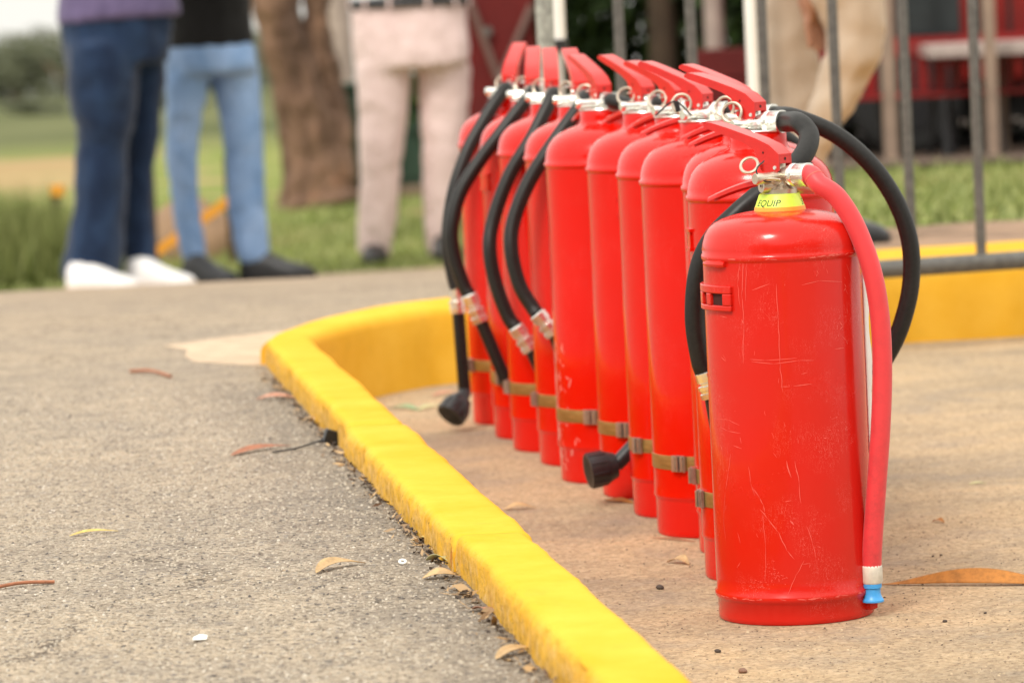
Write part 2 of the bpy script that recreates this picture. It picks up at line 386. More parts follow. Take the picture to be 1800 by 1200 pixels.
# ------------------------------------------------------------------ setting: terrain
def sst(a, b, x):
    t = max(0, min(1, (x - a) / (b - a))); return t * t * (3 - 2 * t)
def lerp(pts, x):
    if x <= pts[0][0]: return pts[0][1]
    for (a, za), (b, zb) in zip(pts, pts[1:]):
        if x <= b: return za + (zb - za) * (x - a) / (b - a)
    return pts[-1][1]
def Z(x, y):
    zl = lerp([(8.2, .105), (9.5, .075), (11, -.01), (13, -.16), (15.3, -.325), (17, -.35), (30, -.42), (60, -1.0), (90, -1.55), (160, -3.1), (200, -6), (260, -30)], y)
    zr = lerp([(9.0, .13), (10, .12), (15, .0), (17, -.06), (22, -.12), (30, -.42), (60, -1.0), (90, -1.55), (160, -3.1), (200, -6), (260, -30)], y)
    t = sst(-.05, .7, x + .0 * y)
    return zl * (1 - t) + zr * t
def sheet(name, xs, ys, fz, mat, keep=None, **k):
    mb = MB(); nx, ny = len(xs), len(ys)
    vs_ = [(x, y, fz(x, y)) for y in ys for x in xs]
    fs_ = []
    for j in range(ny - 1):
        for i in range(nx - 1):
            cx, cy = (xs[i] + xs[i + 1]) / 2, (ys[j] + ys[j + 1]) / 2
            if keep is None or keep(cx, cy): fs_.append((j * nx + i, j * nx + i + 1, (j + 1) * nx + i + 1, (j + 1) * nx + i))
    mb.add(vs_, fs_); return mb.build(name, mat, kind='structure', **k)
def lin(a, b, n): return [a + (b - a) * i / (n - 1) for i in range(n)]

def kx(y): return .148 - .1324 * (y - 3.579)            # bay edge of the near kerb
FAR_IN = [(-.352, 7.30), (-.335, 7.42), (-.30, 7.56), (-.253, 7.70), (-.185, 7.82), (-.109, 7.90), (.2, 8.03), (.697, 8.262), (1.0, 8.31), (2.6, 8.47)]
FAR_OUT = [(-.432, 7.30), (-.425, 7.42), (-.405, 7.56), (-.36, 7.74), (-.30, 7.90), (-.205, 8.05), (.12, 8.35), (.62, 8.78), (.96, 8.915), (2.6, 9.15)]

# bay pavement: the lower slab where the extinguishers stand
mb = MB()
poly = [(kx(y) - .03, y) for y in (-3, 0, 2, 3.5, 5, 6.5, 7.28)] + [(a - .02, b + .03) for a, b in FAR_IN[1:]] + [(2.6, -3)]
mb.add([(x, y, 0) for x, y in poly], [tuple(range(len(poly)))])
pv = mb.build('bay_pavement', M['bay'], smooth=False, kind='structure')
# base ground far below everything to the sides
ys = lin(7.6, 9.4, 10) + lin(9.6, 18, 32) + lin(18.5, 30, 20) + lin(33, 60, 10) + lin(70, 260, 20)
xs = lin(-60, -4, 12) + lin(-3.5, 3.5, 43) + lin(4, 60, 12)
grass_base = sheet('lawn', xs, ys, lambda x, y: Z(x, y) - .012 + .01 * noise.noise(Vector((x * 3, y * 3, 0))), M['lawn'],
                   keep=lambda x, y: y > 8.9 or x < -.55)
# asphalt of the upper road
def road_keep(x, y):
    if y > 15.55 + .21 * (x + 1.86) * 1.0: return False
    if x > -.10 and y > 8.3: return x < -.10 + .0 * y
    if y < 7.3: return x < kx(y) - .06
    return x < -.36 or (y > 8.1 and x < -.1)
mb = MB()
L = [(-6, -3)] + [(kx(y) - .066, y) for y in (-3, 0, 2, 3, 4, 5, 6, 7, 7.3)] + [(a + .02, b - .0) for a, b in FAR_OUT[1:6]] + [(-.06, 8.24)]
# near part is level
near = L + [(-6, 8.24)]
mb.add([(x, y, .105) for x, y in near], [tuple(range(len(near)))])
xs2 = lin(-6, -.06, 34); ys2 = lin(8.24, 15.9, 34)
def edge_y(x): return 15.52 + .215 * (x + 1.86)
vs_ = []
for j, y in enumerate(ys2):
    for x in xs2:
        t = j / (len(ys2) - 1); yy = 8.24 + (edge_y(x) - 8.24) * t + (.03 * noise.noise(Vector((x * 4, 1, 0))) if j == len(ys2) - 1 else 0)
        vs_.append((x, yy, Z(x, yy) + .006 if j else .105))
n_ = len(xs2)
mb.add(vs_, [(j * n_ + i, j * n_ + i + 1, (j + 1) * n_ + i + 1, (j + 1) * n_ + i) for j in range(len(ys2) - 1) for i in range(n_ - 1)])
road = mb.build('asphalt_road', M['asphalt'], kind='structure')
# pale concrete patch by the kerb's corner
mb = MB(); pp = [onz(x, y, .109) for x, y in ((285, 604), (350, 595), (470, 580), (500, 578), (470, 640), (400, 637), (340, 632), (322, 622), (330, 612))]
mb.add([(p.x, p.y, .1058) for p in pp], [tuple(range(len(pp)))]); mb.build('concrete_patch', M['concrete'], smooth=False, kind='structure')
# dirt strip behind the far kerb
def dirt_z(x, y): return Z(x, y) + .012
sheet('dirt_strip', lin(-.05, 3.2, 24), lin(8.5, 10.0, 12), lambda x, y: dirt_z(x, y) + .008 * noise.noise(Vector((x * 6, y * 6, 2))) - (.0 if y < 9.8 else .012), M['dirt'],
      keep=lambda x, y: y > lerp([(a, b - .05) for a, b in FAR_OUT], x))
sheet('soil_bed', lin(-.1, 7, 30), lin(15.2, 30, 30), lambda x, y: Z(x, y) + .01, M['dark_soil'], keep=lambda x, y: x > .2 or y > 17.2)

# ------------------------------------------------------------------ kerbs
def sweep_kerb(name, inner, outer, zi, zo, bed_out, parent, seed, round_=.0125, cap=True, amp=.004, step=.012, dz=0):
    """inner/outer polylines (bay side / road side); top at z .15; flanks down to the bay and into the road"""
    mb = MB(); n = len(inner); vs_ = []; ns = 0
    for k in range(n):
        a = Vector((*inner[k], 0)); b = Vector((*outer[k], 0)); d = (b - a); wdt = d.length; d.normalize()
        prof = [(0, zi)] + [(0, zi + (.15 - round_ - zi) * t) for t in (.25, .5, .75, 1)]
        prof += [(round_ * (1 - cos(t)), .15 - round_ * (1 - sin(t))) for t in (pi / 8, pi / 4, 3 * pi / 8, pi / 2)]
        prof += [(round_ + (wdt - 2 * round_) * t, .15) for t in (.2, .4, .6, .8, 1)]
        prof += [(wdt - round_ * (1 - sin(t)), .15 - round_ * (1 - cos(t))) for t in (pi / 8, pi / 4, 3 * pi / 8, pi / 2)]
        prof += [(wdt, .15 - round_ - (.15 - round_ - zo) * t) for t in (.3, .6, .8, 1)]
        for j, (u, z) in enumerate(prof):
            p = a + d * u; p.z = z + dz
            q_ = Vector((p.x * 1, p.y, p.z)) * 1
            na = noise.fractal(q_ * 6 + Vector((seed, 0, 0)), 1.0, 2.0, 4) * amp
            nb = noise.fractal(q_ * 60 + Vector((0, seed, 0)), 1.0, 2.0, 3) * amp * .22
            side = -1 if u < wdt * .35 else (1 if u > wdt * .65 else 0)
            rough = 1.0 if side == 1 and z < .14 else .55
            nc = noise.fractal(q_ * 110 + Vector((seed, seed, 0)), 1.0, 2.0, 3) * .0016 - max(0, noise.noise(q_ * 38 + Vector((9, seed, 4))) - .22) * .012 if (side == 1 and amp > .0035 and z < .146) else 0
            p += d * (side * (na + nb) * rough + nc) + Vector((0, 0, (na * .35 + nb * .5)))
            if cap and k in (0, n - 1): p.z = (p.z - .01) if z > .13 else p.z
            vs_.append(p)
        ns = len(prof)
    fs_ = [(k * ns + j, k * ns + j + 1, (k + 1) * ns + j + 1, (k + 1) * ns + j) for k in range(n - 1) for j in range(ns - 1)]
    fs_.append(tuple(range(ns))); fs_.append(tuple((n - 1) * ns + j for j in range(ns)))
    mb.add(vs_, fs_)
    return mb.build(name, M['yellow'], parent, ang=60)
def resample(pl, step):
    P = [Vector((*p, 0)) for p in pl]; P = spline(P, 10); out = []; acc = 0
    L_ = [0]
    for a, b in zip(P, P[1:]): L_.append(L_[-1] + (b - a).length)
    n = max(2, int(L_[-1] / step)); j = 0
    for i in range(n + 1):
        s_ = L_[-1] * i / n
        while j < len(L_) - 2 and L_[j + 1] < s_: j += 1
        t = (s_ - L_[j]) / max(1e-9, L_[j + 1] - L_[j]); p = P[j].lerp(P[j + 1], t); out.append((p.x, p.y))
    return out
nk = empty('kerb', (0, 0, 0)); nk['kind'] = 'structure'
for i, (y0, y1, off, dz) in enumerate([(7.295, 5.85, 0, 0), (5.838, 4.64, .006, -.004), (4.634, 3.3, 0, -.001), (3.294, 1.9, .003, 0)]):
    n = int((y0 - y1) / .009)
    ysx = [y0 + (y1 - y0) * k / n for k in range(n + 1)]
    inn = [(kx(y) + off, y) for y in ysx]; out = [(kx(y) - .082 - off * .6, y) for y in ysx]
    o = sweep_kerb('kerb_stone', inn, out, -.01, .085, 0, nk, i * 7.3, dz=dz)
fk = empty('far_kerb', (0, 0, 0)); fk['kind'] = 'structure'
I2 = resample(FAR_IN, .03); O2 = resample(FAR_OUT, .03); n = min(len(I2), len(O2))
I2 = [I2[int(round(k * (len(I2) - 1) / (n - 1)))] for k in range(n)]; O2 = [O2[int(round(k * (len(O2) - 1) / (n - 1)))] for k in range(n)]
cuts = [0, int(n * .13), int(n * .40), int(n * .70), n - 1]
for i, (a, b) in enumerate(zip(cuts, cuts[1:])):
    sweep_kerb('kerb_stone', I2[a:b + 1], O2[a:b + 1], -.01, .06, 0, fk, 31 + i * 5, round_=.022, amp=.003, dz=-.004, cap=False)
fk['label'] = 'yellow painted kerb curving round the far side of the bay'

# ------------------------------------------------------------------ fire extinguishers
def lever_mesh(name):
    mb = MB()
    # U-shaped squeeze lever: top strip following the profile, two cheeks
    topl = [(0, 0), (-.0140, .0105), (-.0340, .0180), (-.060, .0255), (-.082, .0315), (-.104, .0368), (-.1125, .0380), (-.1175, .0352)]
    hw = .0118
    depth = [(0, -.0185), (-.003, -.0205), (-.026, -.0205), (-.0300, -.0165), (-.0325, -.006), (-.039, .0050), (-.055, .0132), (-.078, .0205), (-.100, .0268), (-.112, .0302), (-.1175, .0325)]
    poly = topl + list(reversed(depth))
    for y0, y1 in ((-hw, -hw + .0018), (hw - .0018, hw)): mb.prism(poly, y0, y1)
    # top strip (thin plate)
    t = .0022
    up_ = topl; lo = [(x, z - t) for x, z in topl]
    mb.prism(up_ + list(reversed(lo)), -hw + .0021, hw - .0021)
    # front plate
    mb.prism([(0, -.0024), (0, -.011), (-.0022, -.011), (-.0022, -.0024)], -hw + .0021, hw - .0021)
    return mb.mesh(name, M['red_lever'], True, 35)
LEVER = lever_mesh('lever')
def handle_mesh():
    mb = MB()
    P = spline([(-.004, 0, -.027), (-.03, 0, -.028), (-.06, 0, -.034), (-.09, 0, -.043), (-.112, 0, -.051)], 5)
    hw = [.010 + .003 * min(1, i / 8) for i in range(len(P))]
    vs_ = []; fs_ = []
    for i, p in enumerate(P):
        h = hw[i]; e = 1 - .45 * (i / (len(P) - 1)) ** 2; dp = -.0075 + .003 * i / (len(P) - 1)
        for (yy, zz) in ((-h * e, dp), (-h * e, -.001), (-h * .7 * e, .0012), (h * .7 * e, .0012), (h * e, -.001), (h * e, dp), (h * e - .0015, dp), (h * e - .0015, -.002), (-h * e + .0015, -.002), (-h * e + .0015, dp)):
            vs_.append(p + Vector((0, yy, zz)))
    k = 10
    for i in range(len(P) - 1):
        for j in range(k): fs_.append((i * k + j, i * k + (j + 1) % k, (i + 1) * k + (j + 1) % k, (i + 1) * k + j))
    fs_ += [tuple(range(k)), tuple((len(P) - 1) * k + j for j in range(k))]
    mb.add(vs_, fs_); return mb.mesh('carry_handle', M['red_lever'], True, 50)
HANDLE = handle_mesh()
def torus(mb, c, Rr, r_, nrm, n=28, m_=8):
    nrm = Vector(nrm).normalized(); a = nrm.orthogonal().normalized(); b = nrm.cross(a); vs_ = []; fs_ = []
    for i in range(n):
        t = 2 * pi * i / n; d = a * cos(t) + b * sin(t)
        for j in range(m_):
            s_ = 2 * pi * j / m_; vs_.append(Vector(c) + d * (Rr + r_ * cos(s_)) + nrm * (r_ * sin(s_)))
    for i in range(n):
        for j in range(m_):
            fs_.append((i * m_ + j, ((i + 1) % n) * m_ + j, ((i + 1) % n) * m_ + (j + 1) % m_, i * m_ + (j + 1) % m_))
    mb.add(vs_, fs_)
def valve_mesh(mat, drop):
    """cast valve block in the lever frame; drop = how far below the pivot the neck ends"""
    mb = MB()
    mb.lathe([(.019, -drop), (.019, -drop + .005), (.016, -drop + .007), (.0125, -drop + .010), (.012, -.026), (.0085, -.018), (.0070, -.014), (.0070, -.006), (.004, -.005)], 18, c=(-.008, 0, 0))
    mb.loft([(-.012, 0, -.024), (-.004, 0, -.0245), (.002, 0, -.0245), (.009, 0, -.0245)], [.0085, .0095, .0105, .0120], 14)
    mb.loft([(0, .014, -.0255), (-.003, 0, -.0255), (-.010, -.030, -.0265), (-.0115, -.040, -.0265), (-.012, -.042, -.0265)], [.0055, .0062, .0062, .0072, .0060], 14)
    return mb.mesh('valve', mat, True, 40)
VALVE_J = valve_mesh(M['silver'], .0325); VALVE_K = valve_mesh(M['nickel'], .0455)
def ferrule_mesh(mat, r_=.0135, L_=.026):
    mb = MB(); n = 24
    pr = [(.6, 0), (.95, .0005), (1, .002), (1, .006), (.94, .0075), (1, .009), (1, L_ - .004), (1.04, L_ - .003), (1.04, L_), (.8, L_)]
    mb.loft([(.008 + z, 0, -.0245) for _, z in pr], [r_ * a for a, _ in pr], n); return mb.mesh('hose_ferrule', mat, True, 30)
FERR_J = ferrule_mesh(M['silver']); FERR_K = ferrule_mesh(M['silver'])
def body_mesh(prof, mat, name='cylinder'):
    mb = MB(); mb.lathe(prof, 96); return mb.mesh(name, mat, True, 50)
PROF_J = [(.084, .004), (.0845, .001), (.0868, 0), (.0878, .0015), (.0880, .006), (.0880, .046), (.0886, .049), (.0902, .0515), (.0904, .054), (.0898, .057), (.0900, .070), (.0900, .20), (.0900, .34), (.0900, .464),
          (.0902, .4655), (.0922, .4668), (.0926, .4695), (.0922, .4722), (.0902, .4738), (.0897, .481), (.0875, .4905), (.0835, .4995), (.0770, .5075), (.0680, .5145), (.0570, .5200), (.0460, .5238), (.0385, .5262), (.0358, .5300), (.0352, .5350), (.0350, .5465), (.034, .5475)]
PROF_K = [(.086, .004), (.0865, .001), (.0888, 0), (.0900, .0015), (.0903, .006), (.0903, .0240), (.0924, .0258), (.0936, .029), (.0934, .0325), (.0910, .0350), (.0914, .05), (.0914, .2), (.0914, .32), (.0914, .414),
          (.0915, .4155), (.0928, .4168), (.0933, .4195), (.0928, .4222), (.0917, .4235), (.0921, .4285), (.0905, .436), (.0880, .4445), (.0835, .4515), (.0770, .4572), (.0680, .4615), (.0560, .4652), (.0440, .4676), (.0340, .4690), (.0290, .4694)]
BODY_J = body_mesh(PROF_J, M['red']); BODY_K = body_mesh(PROF_K, M['red_worn'])
def neckplate_mesh():
    mb = MB(); mb.lathe([(.034, .5470), (.0365, .5472), (.0370, .5482), (.0365, .5492), (.03, .5498), (.016, .5502)], 40); return mb.mesh('neck_plate', M['silver'], True, 30)
NECK = neckplate_mesh()
def band_mesh():
    mb = MB(); mb.lathe([(.0898, .0900), (.0909, .0903), (.0911, .0912), (.0911, .1078), (.0909, .1087), (.0898, .109)], 96, cap0=False, cap1=False); return mb.mesh('band', M['brass'], True, 50)
BAND = band_mesh()
def buckle_mesh():
    mb = MB(); mb.box((.0930, 0, .0995), (.0035, .022, .0215)); mb.box((.0955, -.0065, .0995), (.003, .004, .0190)); mb.box((.0955, .0065, .0995), (.003, .004, .0190)); mb.loft([(.0975, 0, .0895), (.0975, 0, .1095)], .0022, 10)
    return mb.mesh('buckle', M['steel'], True, 30)
BUCKLE = buckle_mesh()
def hanger_mesh():
    mb = MB(); r0_ = .0895
    for (t0, t1, z0, z1) in ((-.22, .22, .4285, .4325), (-.19, .19, .409, .4285), (-.22, .22, .405, .409)):
        n = 5; vs_ = []; dr = .0032 if z1 - z0 > .01 else .0048
        for i in range(n + 1):
            a = t0 + (t1 - t0) * i / n
            for rr in (r0_, r0_ + dr):
                for z in (z0, z1): vs_.append((rr * cos(a), rr * sin(a), z))
        fs_ = []
        for i in range(n):
            b = i * 4; fs_ += [(b, b + 4, b + 5, b + 1), (b + 2, b + 3, b + 7, b + 6), (b, b + 2, b + 6, b + 4), (b + 1, b + 5, b + 7, b + 3)]
        fs_ += [(0, 1, 3, 2), (n * 4, n * 4 + 2, n * 4 + 3, n * 4 + 1)]; mb.add(vs_, fs_)
    return mb.mesh('hanger_bracket', M['red'], True, 35)
HANGER = hanger_mesh()
RIVET = None
def rivet_mesh(s_):
    mb = MB(); mb.loft([(-.0065, s_ * .0117, -.0155), (-.0065, s_ * .0131, -.0155)], [.0028, .0022], 10)
    return mb.mesh('rivet', M['silver'], True, 30)
RIVETS = [rivet_mesh(-1), rivet_mesh(1)]
HOLES = []
mb = MB(); mb.loft([(.0001, 0, -.0055), (.0004, 0, -.0055)], .0019, 10); HOLES.append(mb.mesh('pin_hole', M['dark_hole'], False))
mb = MB(); mb.loft([(-.024, -.01205, .002), (-.024, -.0123, .002)], .0013, 8); HOLES.append(mb.mesh('pin_hole', M['dark_hole'], False))
mb = MB(); mb.loft([(-.025, -.020, -.010), (-.025, .017, -.010)], .0014, 8); PIN = mb.mesh('locking_pin', M['silver'])
def ring_mesh(Rr, mat):
    mb = MB(); torus(mb, (0, 0, 0), Rr, .0019, (0, 0, 1)); return mb.mesh('pull_ring', mat)
RING_J = ring_mesh(.0125, M['nickel']); RING_K = ring_mesh(.0102, M['nickel'])

GROUP = 'fire extinguishers lined up on the bay pavement'
def make_ext(x, y, az, label, kind='J', buckle=None, hang=180, rz=0, lift=0):
    root = empty('fire_extinguisher', (x, y, 0.0005), 0, label=label, cat='fire extinguisher', group=GROUP)
    b = link_mesh('cylinder', BODY_J if kind == 'J' else BODY_K, root); b.rotation_euler = (0, 0, rz)
    oz = .5835 if kind == 'J' else .5340
    V = []; a = R(az); ux = Vector((cos(a), sin(a), 0)); uy = Vector((-sin(a), cos(a), 0)); sh = ux * (.0105 if kind == 'K' else .0055)
    v = link_mesh('valve', VALVE_J if kind == 'J' else VALVE_K, root); V.append(v)
    lv = link_mesh('lever', LEVER, root); V.append(lv)
    hd = link_mesh('carry_handle', HANDLE, root); V.append(hd)
    for o in V: o.location = Vector((0, 0, oz)) + sh; o.rotation_euler = (0, 0, R(az))
    lv.rotation_euler = (0, R(lift), R(az)); lv.scale = (.93, 1, 1)
    f = link_mesh('hose_ferrule', FERR_J if kind == 'J' else FERR_K, v)
    [link_mesh('rivet', q_, lv) for q_ in RIVETS]; [link_mesh('pin_hole', q_, lv) for q_ in HOLES]; link_mesh('locking_pin', PIN, lv)
    a = R(az); ux = Vector((cos(a), sin(a), 0)); uy = Vector((-sin(a), cos(a), 0))
    c = sh + Vector((0, 0, oz)) + ux * (-.038 if kind == 'K' else -.030) + uy * -.0185 + Vector((0, 0, -.012))
    rg = link_mesh('pull_ring', RING_J if kind == 'J' else RING_K, root); rg.location = c
    nrm = (Vector((0, -1, 1.15 if kind == 'K' else .4)) * .8 + uy * -.5 + Vector((random.uniform(-.25, .25), 0, random.uniform(-.15, .2)))).normalized()
    rg.rotation_euler = nrm.to_track_quat('Z', 'X').to_euler()
    if kind == 'J':
        link_mesh('neck_plate', NECK, root)
        bd = link_mesh('band', BAND, root)
        if buckle is not None:
            bk = link_mesh('buckle', BUCKLE, bd); bk.rotation_euler = (0, 0, R(buckle))
        hg = link_mesh('hanger_bracket', HANGER, root); hg.rotation_euler = (0, 0, R(hang))
    out = sh + Vector((x, y, oz - .0245)) + ux * .031
    return root, out, ux

def hose(root, pts, mat, r_=.0113, name='hose', ribs=0):
    loc = root.location
    P = spline([Vector(p) - loc for p in pts], 10)
    mb = MB(); mb.loft(P, r_, 44 if ribs else 16, ribs=ribs); return mb.build(name, mat, root, ang=60)
def coupling(root, a, b, parent):
    loc = root.location; a = Vector(a) - loc; b = Vector(b) - loc; d = b - a; mb = MB()
    st = [(0, .0118), (.04, .0135), (.36, .0135), (.40, .0105), (.47, .0105), (.5, .0145), (.64, .0145), (.66, .0125), (.74, .0125), (.77, .0142), (.95, .0138), (1, .010)]
    mb.loft([a + d * t for t, _ in st], [q_ for _, q_ in st], 12); return mb.build('hose_coupling', M['silver'], parent, ang=25)
def wand(root, a, b, parent=None, r_=.0105):
    loc = root.location; mb = MB(); mb.loft([Vector(a) - loc, Vector(b) - loc], r_, 16); return mb.build('discharge_wand', M['black_rubber'], parent or root, ang=40)
def horn(root, elbow, base, tip, parent=None):
    """black plastic nozzle: elbow pipe, then a flared ribbed cup"""
    loc = root.location; e, b, t = (Vector(p) - loc for p in (elbow, base, tip)); d = (t - b)
    mb = MB(); mb.loft(spline([e, (e + b) / 2 + (e - t).normalized() * .004, b], 5), .011, 14)
    st = [(-.05, .010), (0, .0175), (.25, .0215), (.35, .0235), (.9, .0245), (1, .0245), (1.0, .0195), (.5, .016)]
    mb.loft([b + d * s_ for s_, _ in st], [q_ for _, q_ in st], 24, ribs=0)
    dn = d.normalized(); a1 = dn.orthogonal().normalized(); a2 = dn.cross(a1)
    for i in range(10):
        t_ = 2 * pi * i / 10; rr = a1 * cos(t_) + a2 * sin(t_)
        mb.loft([b + d * .38 + rr * .0235, b + d * .97 + rr * .0247], .0014, 6)
    return mb.build('discharge_nozzle', M['black_plastic'], root, ang=35)

EXT = {}
spec = [  # key, x, y, azimuth of hose outlet, buckle angle, hanger angle, label
    ('A', .016, 7.202, -103, 200, 60, 'red extinguisher at the far end of the row, black nozzle hanging by the kerb'),
    ('B', .053, 6.962, -93, 215, 200, 'red extinguisher second from the far end, its black hose crossing the neighbouring hose'),
    ('C', .082, 6.766, -90, 183, 70, 'red extinguisher third from the far end, hose bowed out above its band buckle'),
    ('D', .123, 6.558, -82, 188, 60, 'red extinguisher fourth from the far end, standing just behind the white-chalked one'),
    ('E', .152, 6.326, -68, -117, 80, 'red extinguisher with white chalky scrapes down its lower side'),
    ('F', .209, 6.121, -56, -128, -112, 'red extinguisher with a short black plastic nozzle resting at its foot'),
    ('G', .246, 5.888, -52, -150, 90, 'red extinguisher between the one with the nozzle at its foot and the fully banded one'),
    ('H', .271, 5.676, -40, -129, 75, 'red extinguisher showing the longest stretch of yellow metal band, buckle in the middle'),
    ('I', .318, 5.478, -40, 186, 100, 'red extinguisher third from the near end, black hose sweeping out in the widest loop'),
    ('J', .314, 5.246, -42, 192, 183, 'red extinguisher directly behind the battered one, ribbed black hose curling under its valve'),
]
for k, x, y, az, bk, hg, lab in spec:
    EXT[k] = make_ext(x, y, az, lab, 'J', bk, hg, random.uniform(0, 6), dict(A=8, B=6, C=6, D=7, E=4, F=5, G=2, H=4, I=3, J=0)[k])

def px(pl, Ys):
    n = len(pl); out = []
    for i, (x, y) in enumerate(pl):
        if hasattr(Ys, '__len__'): t = i / (n - 1) * (len(Ys) - 1); j = min(int(t), len(Ys) - 2); Y = Ys[j] + (Ys[j + 1] - Ys[j]) * (t - j)
        else: Y = Ys
        out.append(at(x, y, Y))
    return out
# A
r_, o_, u_ = EXT['A']
h = hose(r_, [o_ - u_ * .012, o_ + u_ * .012] + px([(845, 222), (820, 270), (797, 340), (787, 420), (795, 478), (802, 508)], [7.13, 7.09, 7.08]), M['black_rubber'])
a, b, c = at(802, 505, 7.085), at(806, 552, 7.085), at(817, 694, 7.085)
coupling(r_, a, b, h); wand(r_, b, c); horn(r_, at(816, 688, 7.085), at(812, 702, 7.07), at(791, 731, 7.05))
# B
r_, o_, u_ = EXT['B']
h = hose(r_, [o_ - u_ * .012, o_ + u_ * .012] + px([(885, 228), (842, 285), (809, 340), (794, 400), (799, 452), (816, 503), (826, 520)], [6.89, 6.86, 6.85]), M['black_rubber'])
a, b, c = at(825, 517, 6.85), at(847, 568, 6.85), at(893, 678, 6.845)
coupling(r_, a, b, h); wand(r_, b, c)
# C
r_, o_, u_ = EXT['C']
h = hose(r_, [o_ - u_ * .012, o_ + u_ * .012] + px([(935, 242), (895, 310), (867, 388), (861, 440), (872, 500), (893, 556), (908, 576)], [6.69, 6.655, 6.64]), M['black_rubber'])
a, b = at(907, 573, 6.64), at(935, 617, 6.64)
coupling(r_, a, b, h); wand(r_, b, at(975, 700, 6.635))
# D
r_, o_, u_ = EXT['D']
h = hose(r_, [o_ - u_ * .012, o_ + u_ * .012] + px([(974, 250), (930, 320), (903, 388), (899, 440), (913, 500), (936, 540), (945, 552)], [6.48, 6.45, 6.43]), M['black_rubber'])
a, b = at(944, 550, 6.43), at(976, 588, 6.43)
coupling(r_, a, b, h); wand(r_, b, at(1010, 680, 6.43))
# E: hose hangs on the far flank
r_, o_, u_ = EXT['E']
h = hose(r_, [o_ - u_ * .012, o_ + u_ * .012, (.24, 6.25, .53), (.285, 6.27, .45), (.285, 6.30, .30), (.275, 6.32, .17)], M['black_rubber'])
coupling(r_, (.275, 6.32, .175), (.272, 6.322, .13), h)
# F
r_, o_, u_ = EXT['F']
h = hose(r_, [o_ - u_ * .012, o_ + u_ * .012, (.325, 6.03, .53), (.365, 6.01, .44), (.37, 6.0, .30), (.33, 6.0, .19), (.27, 6.0, .135), (.215, 6.0, .115)], M['black_rubber'])
coupling(r_, (.222, 6.0, .117), (.185, 6.0, .104), h)
horn(r_, (.186, 6.0, .104), at(1082, 817, 5.995), at(1034, 828, 5.985))
# G, H
r_, o_, u_ = EXT['G']
h = hose(r_, [o_ - u_ * .012, o_ + u_ * .012, (.355, 5.83, .535), (.385, 5.82, .45), (.38, 5.83, .30), (.365, 5.85, .17)], M['black_rubber']); coupling(r_, (.365, 5.85, .175), (.362, 5.852, .13), h)
r_, o_, u_ = EXT['H']
h = hose(r_, [o_ - u_ * .012, o_ + u_ * .012] + px([(1360, 232), (1402, 262), (1425, 305)], [5.62, 5.62]) + [(.405, 5.62, .30), (.395, 5.64, .17)], M['black_rubber']); coupling(r_, (.395, 5.64, .175), (.392, 5.642, .13), h)
# I: the widest loop
r_, o_, u_ = EXT['I']
h = hose(r_, [o_ - u_ * .012, o_ + u_ * .010] + px([(1400, 207), (1468, 236), (1528, 286), (1574, 352), (1599, 424), (1601, 500), (1583, 575), (1556, 630), (1532, 660)], [5.42, 5.40, 5.39]), M['black_rubber'])
a = at(1534, 657, 5.39); b = at(1505, 690, 5.39)
coupling(r_, a, b, h); wand(r_, b, (.425, 5.36, .06))
# J: ribbed hose curling back under the valve
r_, o_, u_ = EXT['J']
h = hose(r_, [o_ - u_ * .012, o_ + u_ * .008] + px([(1404, 216), (1422, 238), (1415, 268), (1390, 298), (1350, 330), (1300, 372), (1252, 422), (1228, 480), (1222, 560), (1232, 630), (1240, 655)], [5.17, 5.11, 5.08, 5.08, 5.08]), M['black_rubber'], .0122, ribs=2)
a, b = at(1240, 652, 5.08), at(1254, 700, 5.08)
coupling(r_, a, b, h); wand(r_, b, (.262, 5.08, .05))
h.data.materials[0] = M['black_rubber']
# grey chalk on E
def arc_strip(mb, r_, th0, z0, th1, z1, w_, n=6):
    """a thin ribbon lying on a cylinder of radius r_"""
    vs_ = []
    L_ = math.hypot((th1 - th0) * r_, z1 - z0); nx, nz = -(z1 - z0) / L_, (th1 - th0) * r_ / L_
    for i in range(n + 1):
        t = i / n; th = th0 + (th1 - th0) * t; z = z0 + (z1 - z0) * t; w2 = w_ * (1 - abs(2 * t - 1) ** 3) * .5 + .00008
        j = random.uniform(-.0006, .0006)
        for s_ in (-1, 1):
            a = th + (nx * w2 * s_ + j) / r_; vs_.append((r_ * cos(a), r_ * sin(a), z + nz * w2 * s_))
    mb.add(vs_, [(2 * i, 2 * i + 1, 2 * i + 3, 2 * i + 2) for i in range(n)])
r_ = EXT['E'][0]; mb = MB(); random.seed(11)
for i in range(120):
    th = R(180 + abs(random.gauss(4, 17))); z = random.uniform(.03, .21) ; L_ = random.uniform(.003, .016)
    arc_strip(mb, .0902 if z > .06 else .0887, th, z, th + random.uniform(-.07, .12), z - L_, random.uniform(.0005, .0019), 5)
for i in range(6):
    th = R(184 + i * 1.5); z = .21 - i * .03; arc_strip(mb, .0902 if z > .08 else .0887, th, z, th + .05, z - .05 if z > .1 else max(.01, z - .03), .005, 6)
mb.build('chalk_marks', M['chalk'], r_, smooth=False, kind='stuff')
# small cable tie on H's valve
r_ = EXT['H'][0]; mb = MB(); p = at(1188, 178, 5.60) - r_.location
mb.loft(spline([p + Vector((.02, 0, -.02)), p + Vector((-.002, -.002, .0)), p + Vector((-.028, 0, -.018))], 4), .0012, 6); mb.loft([p, p + Vector((.003, 0, -.014))], .0035, 8)
mb.build('cable_tie', M['black_plastic'], r_)

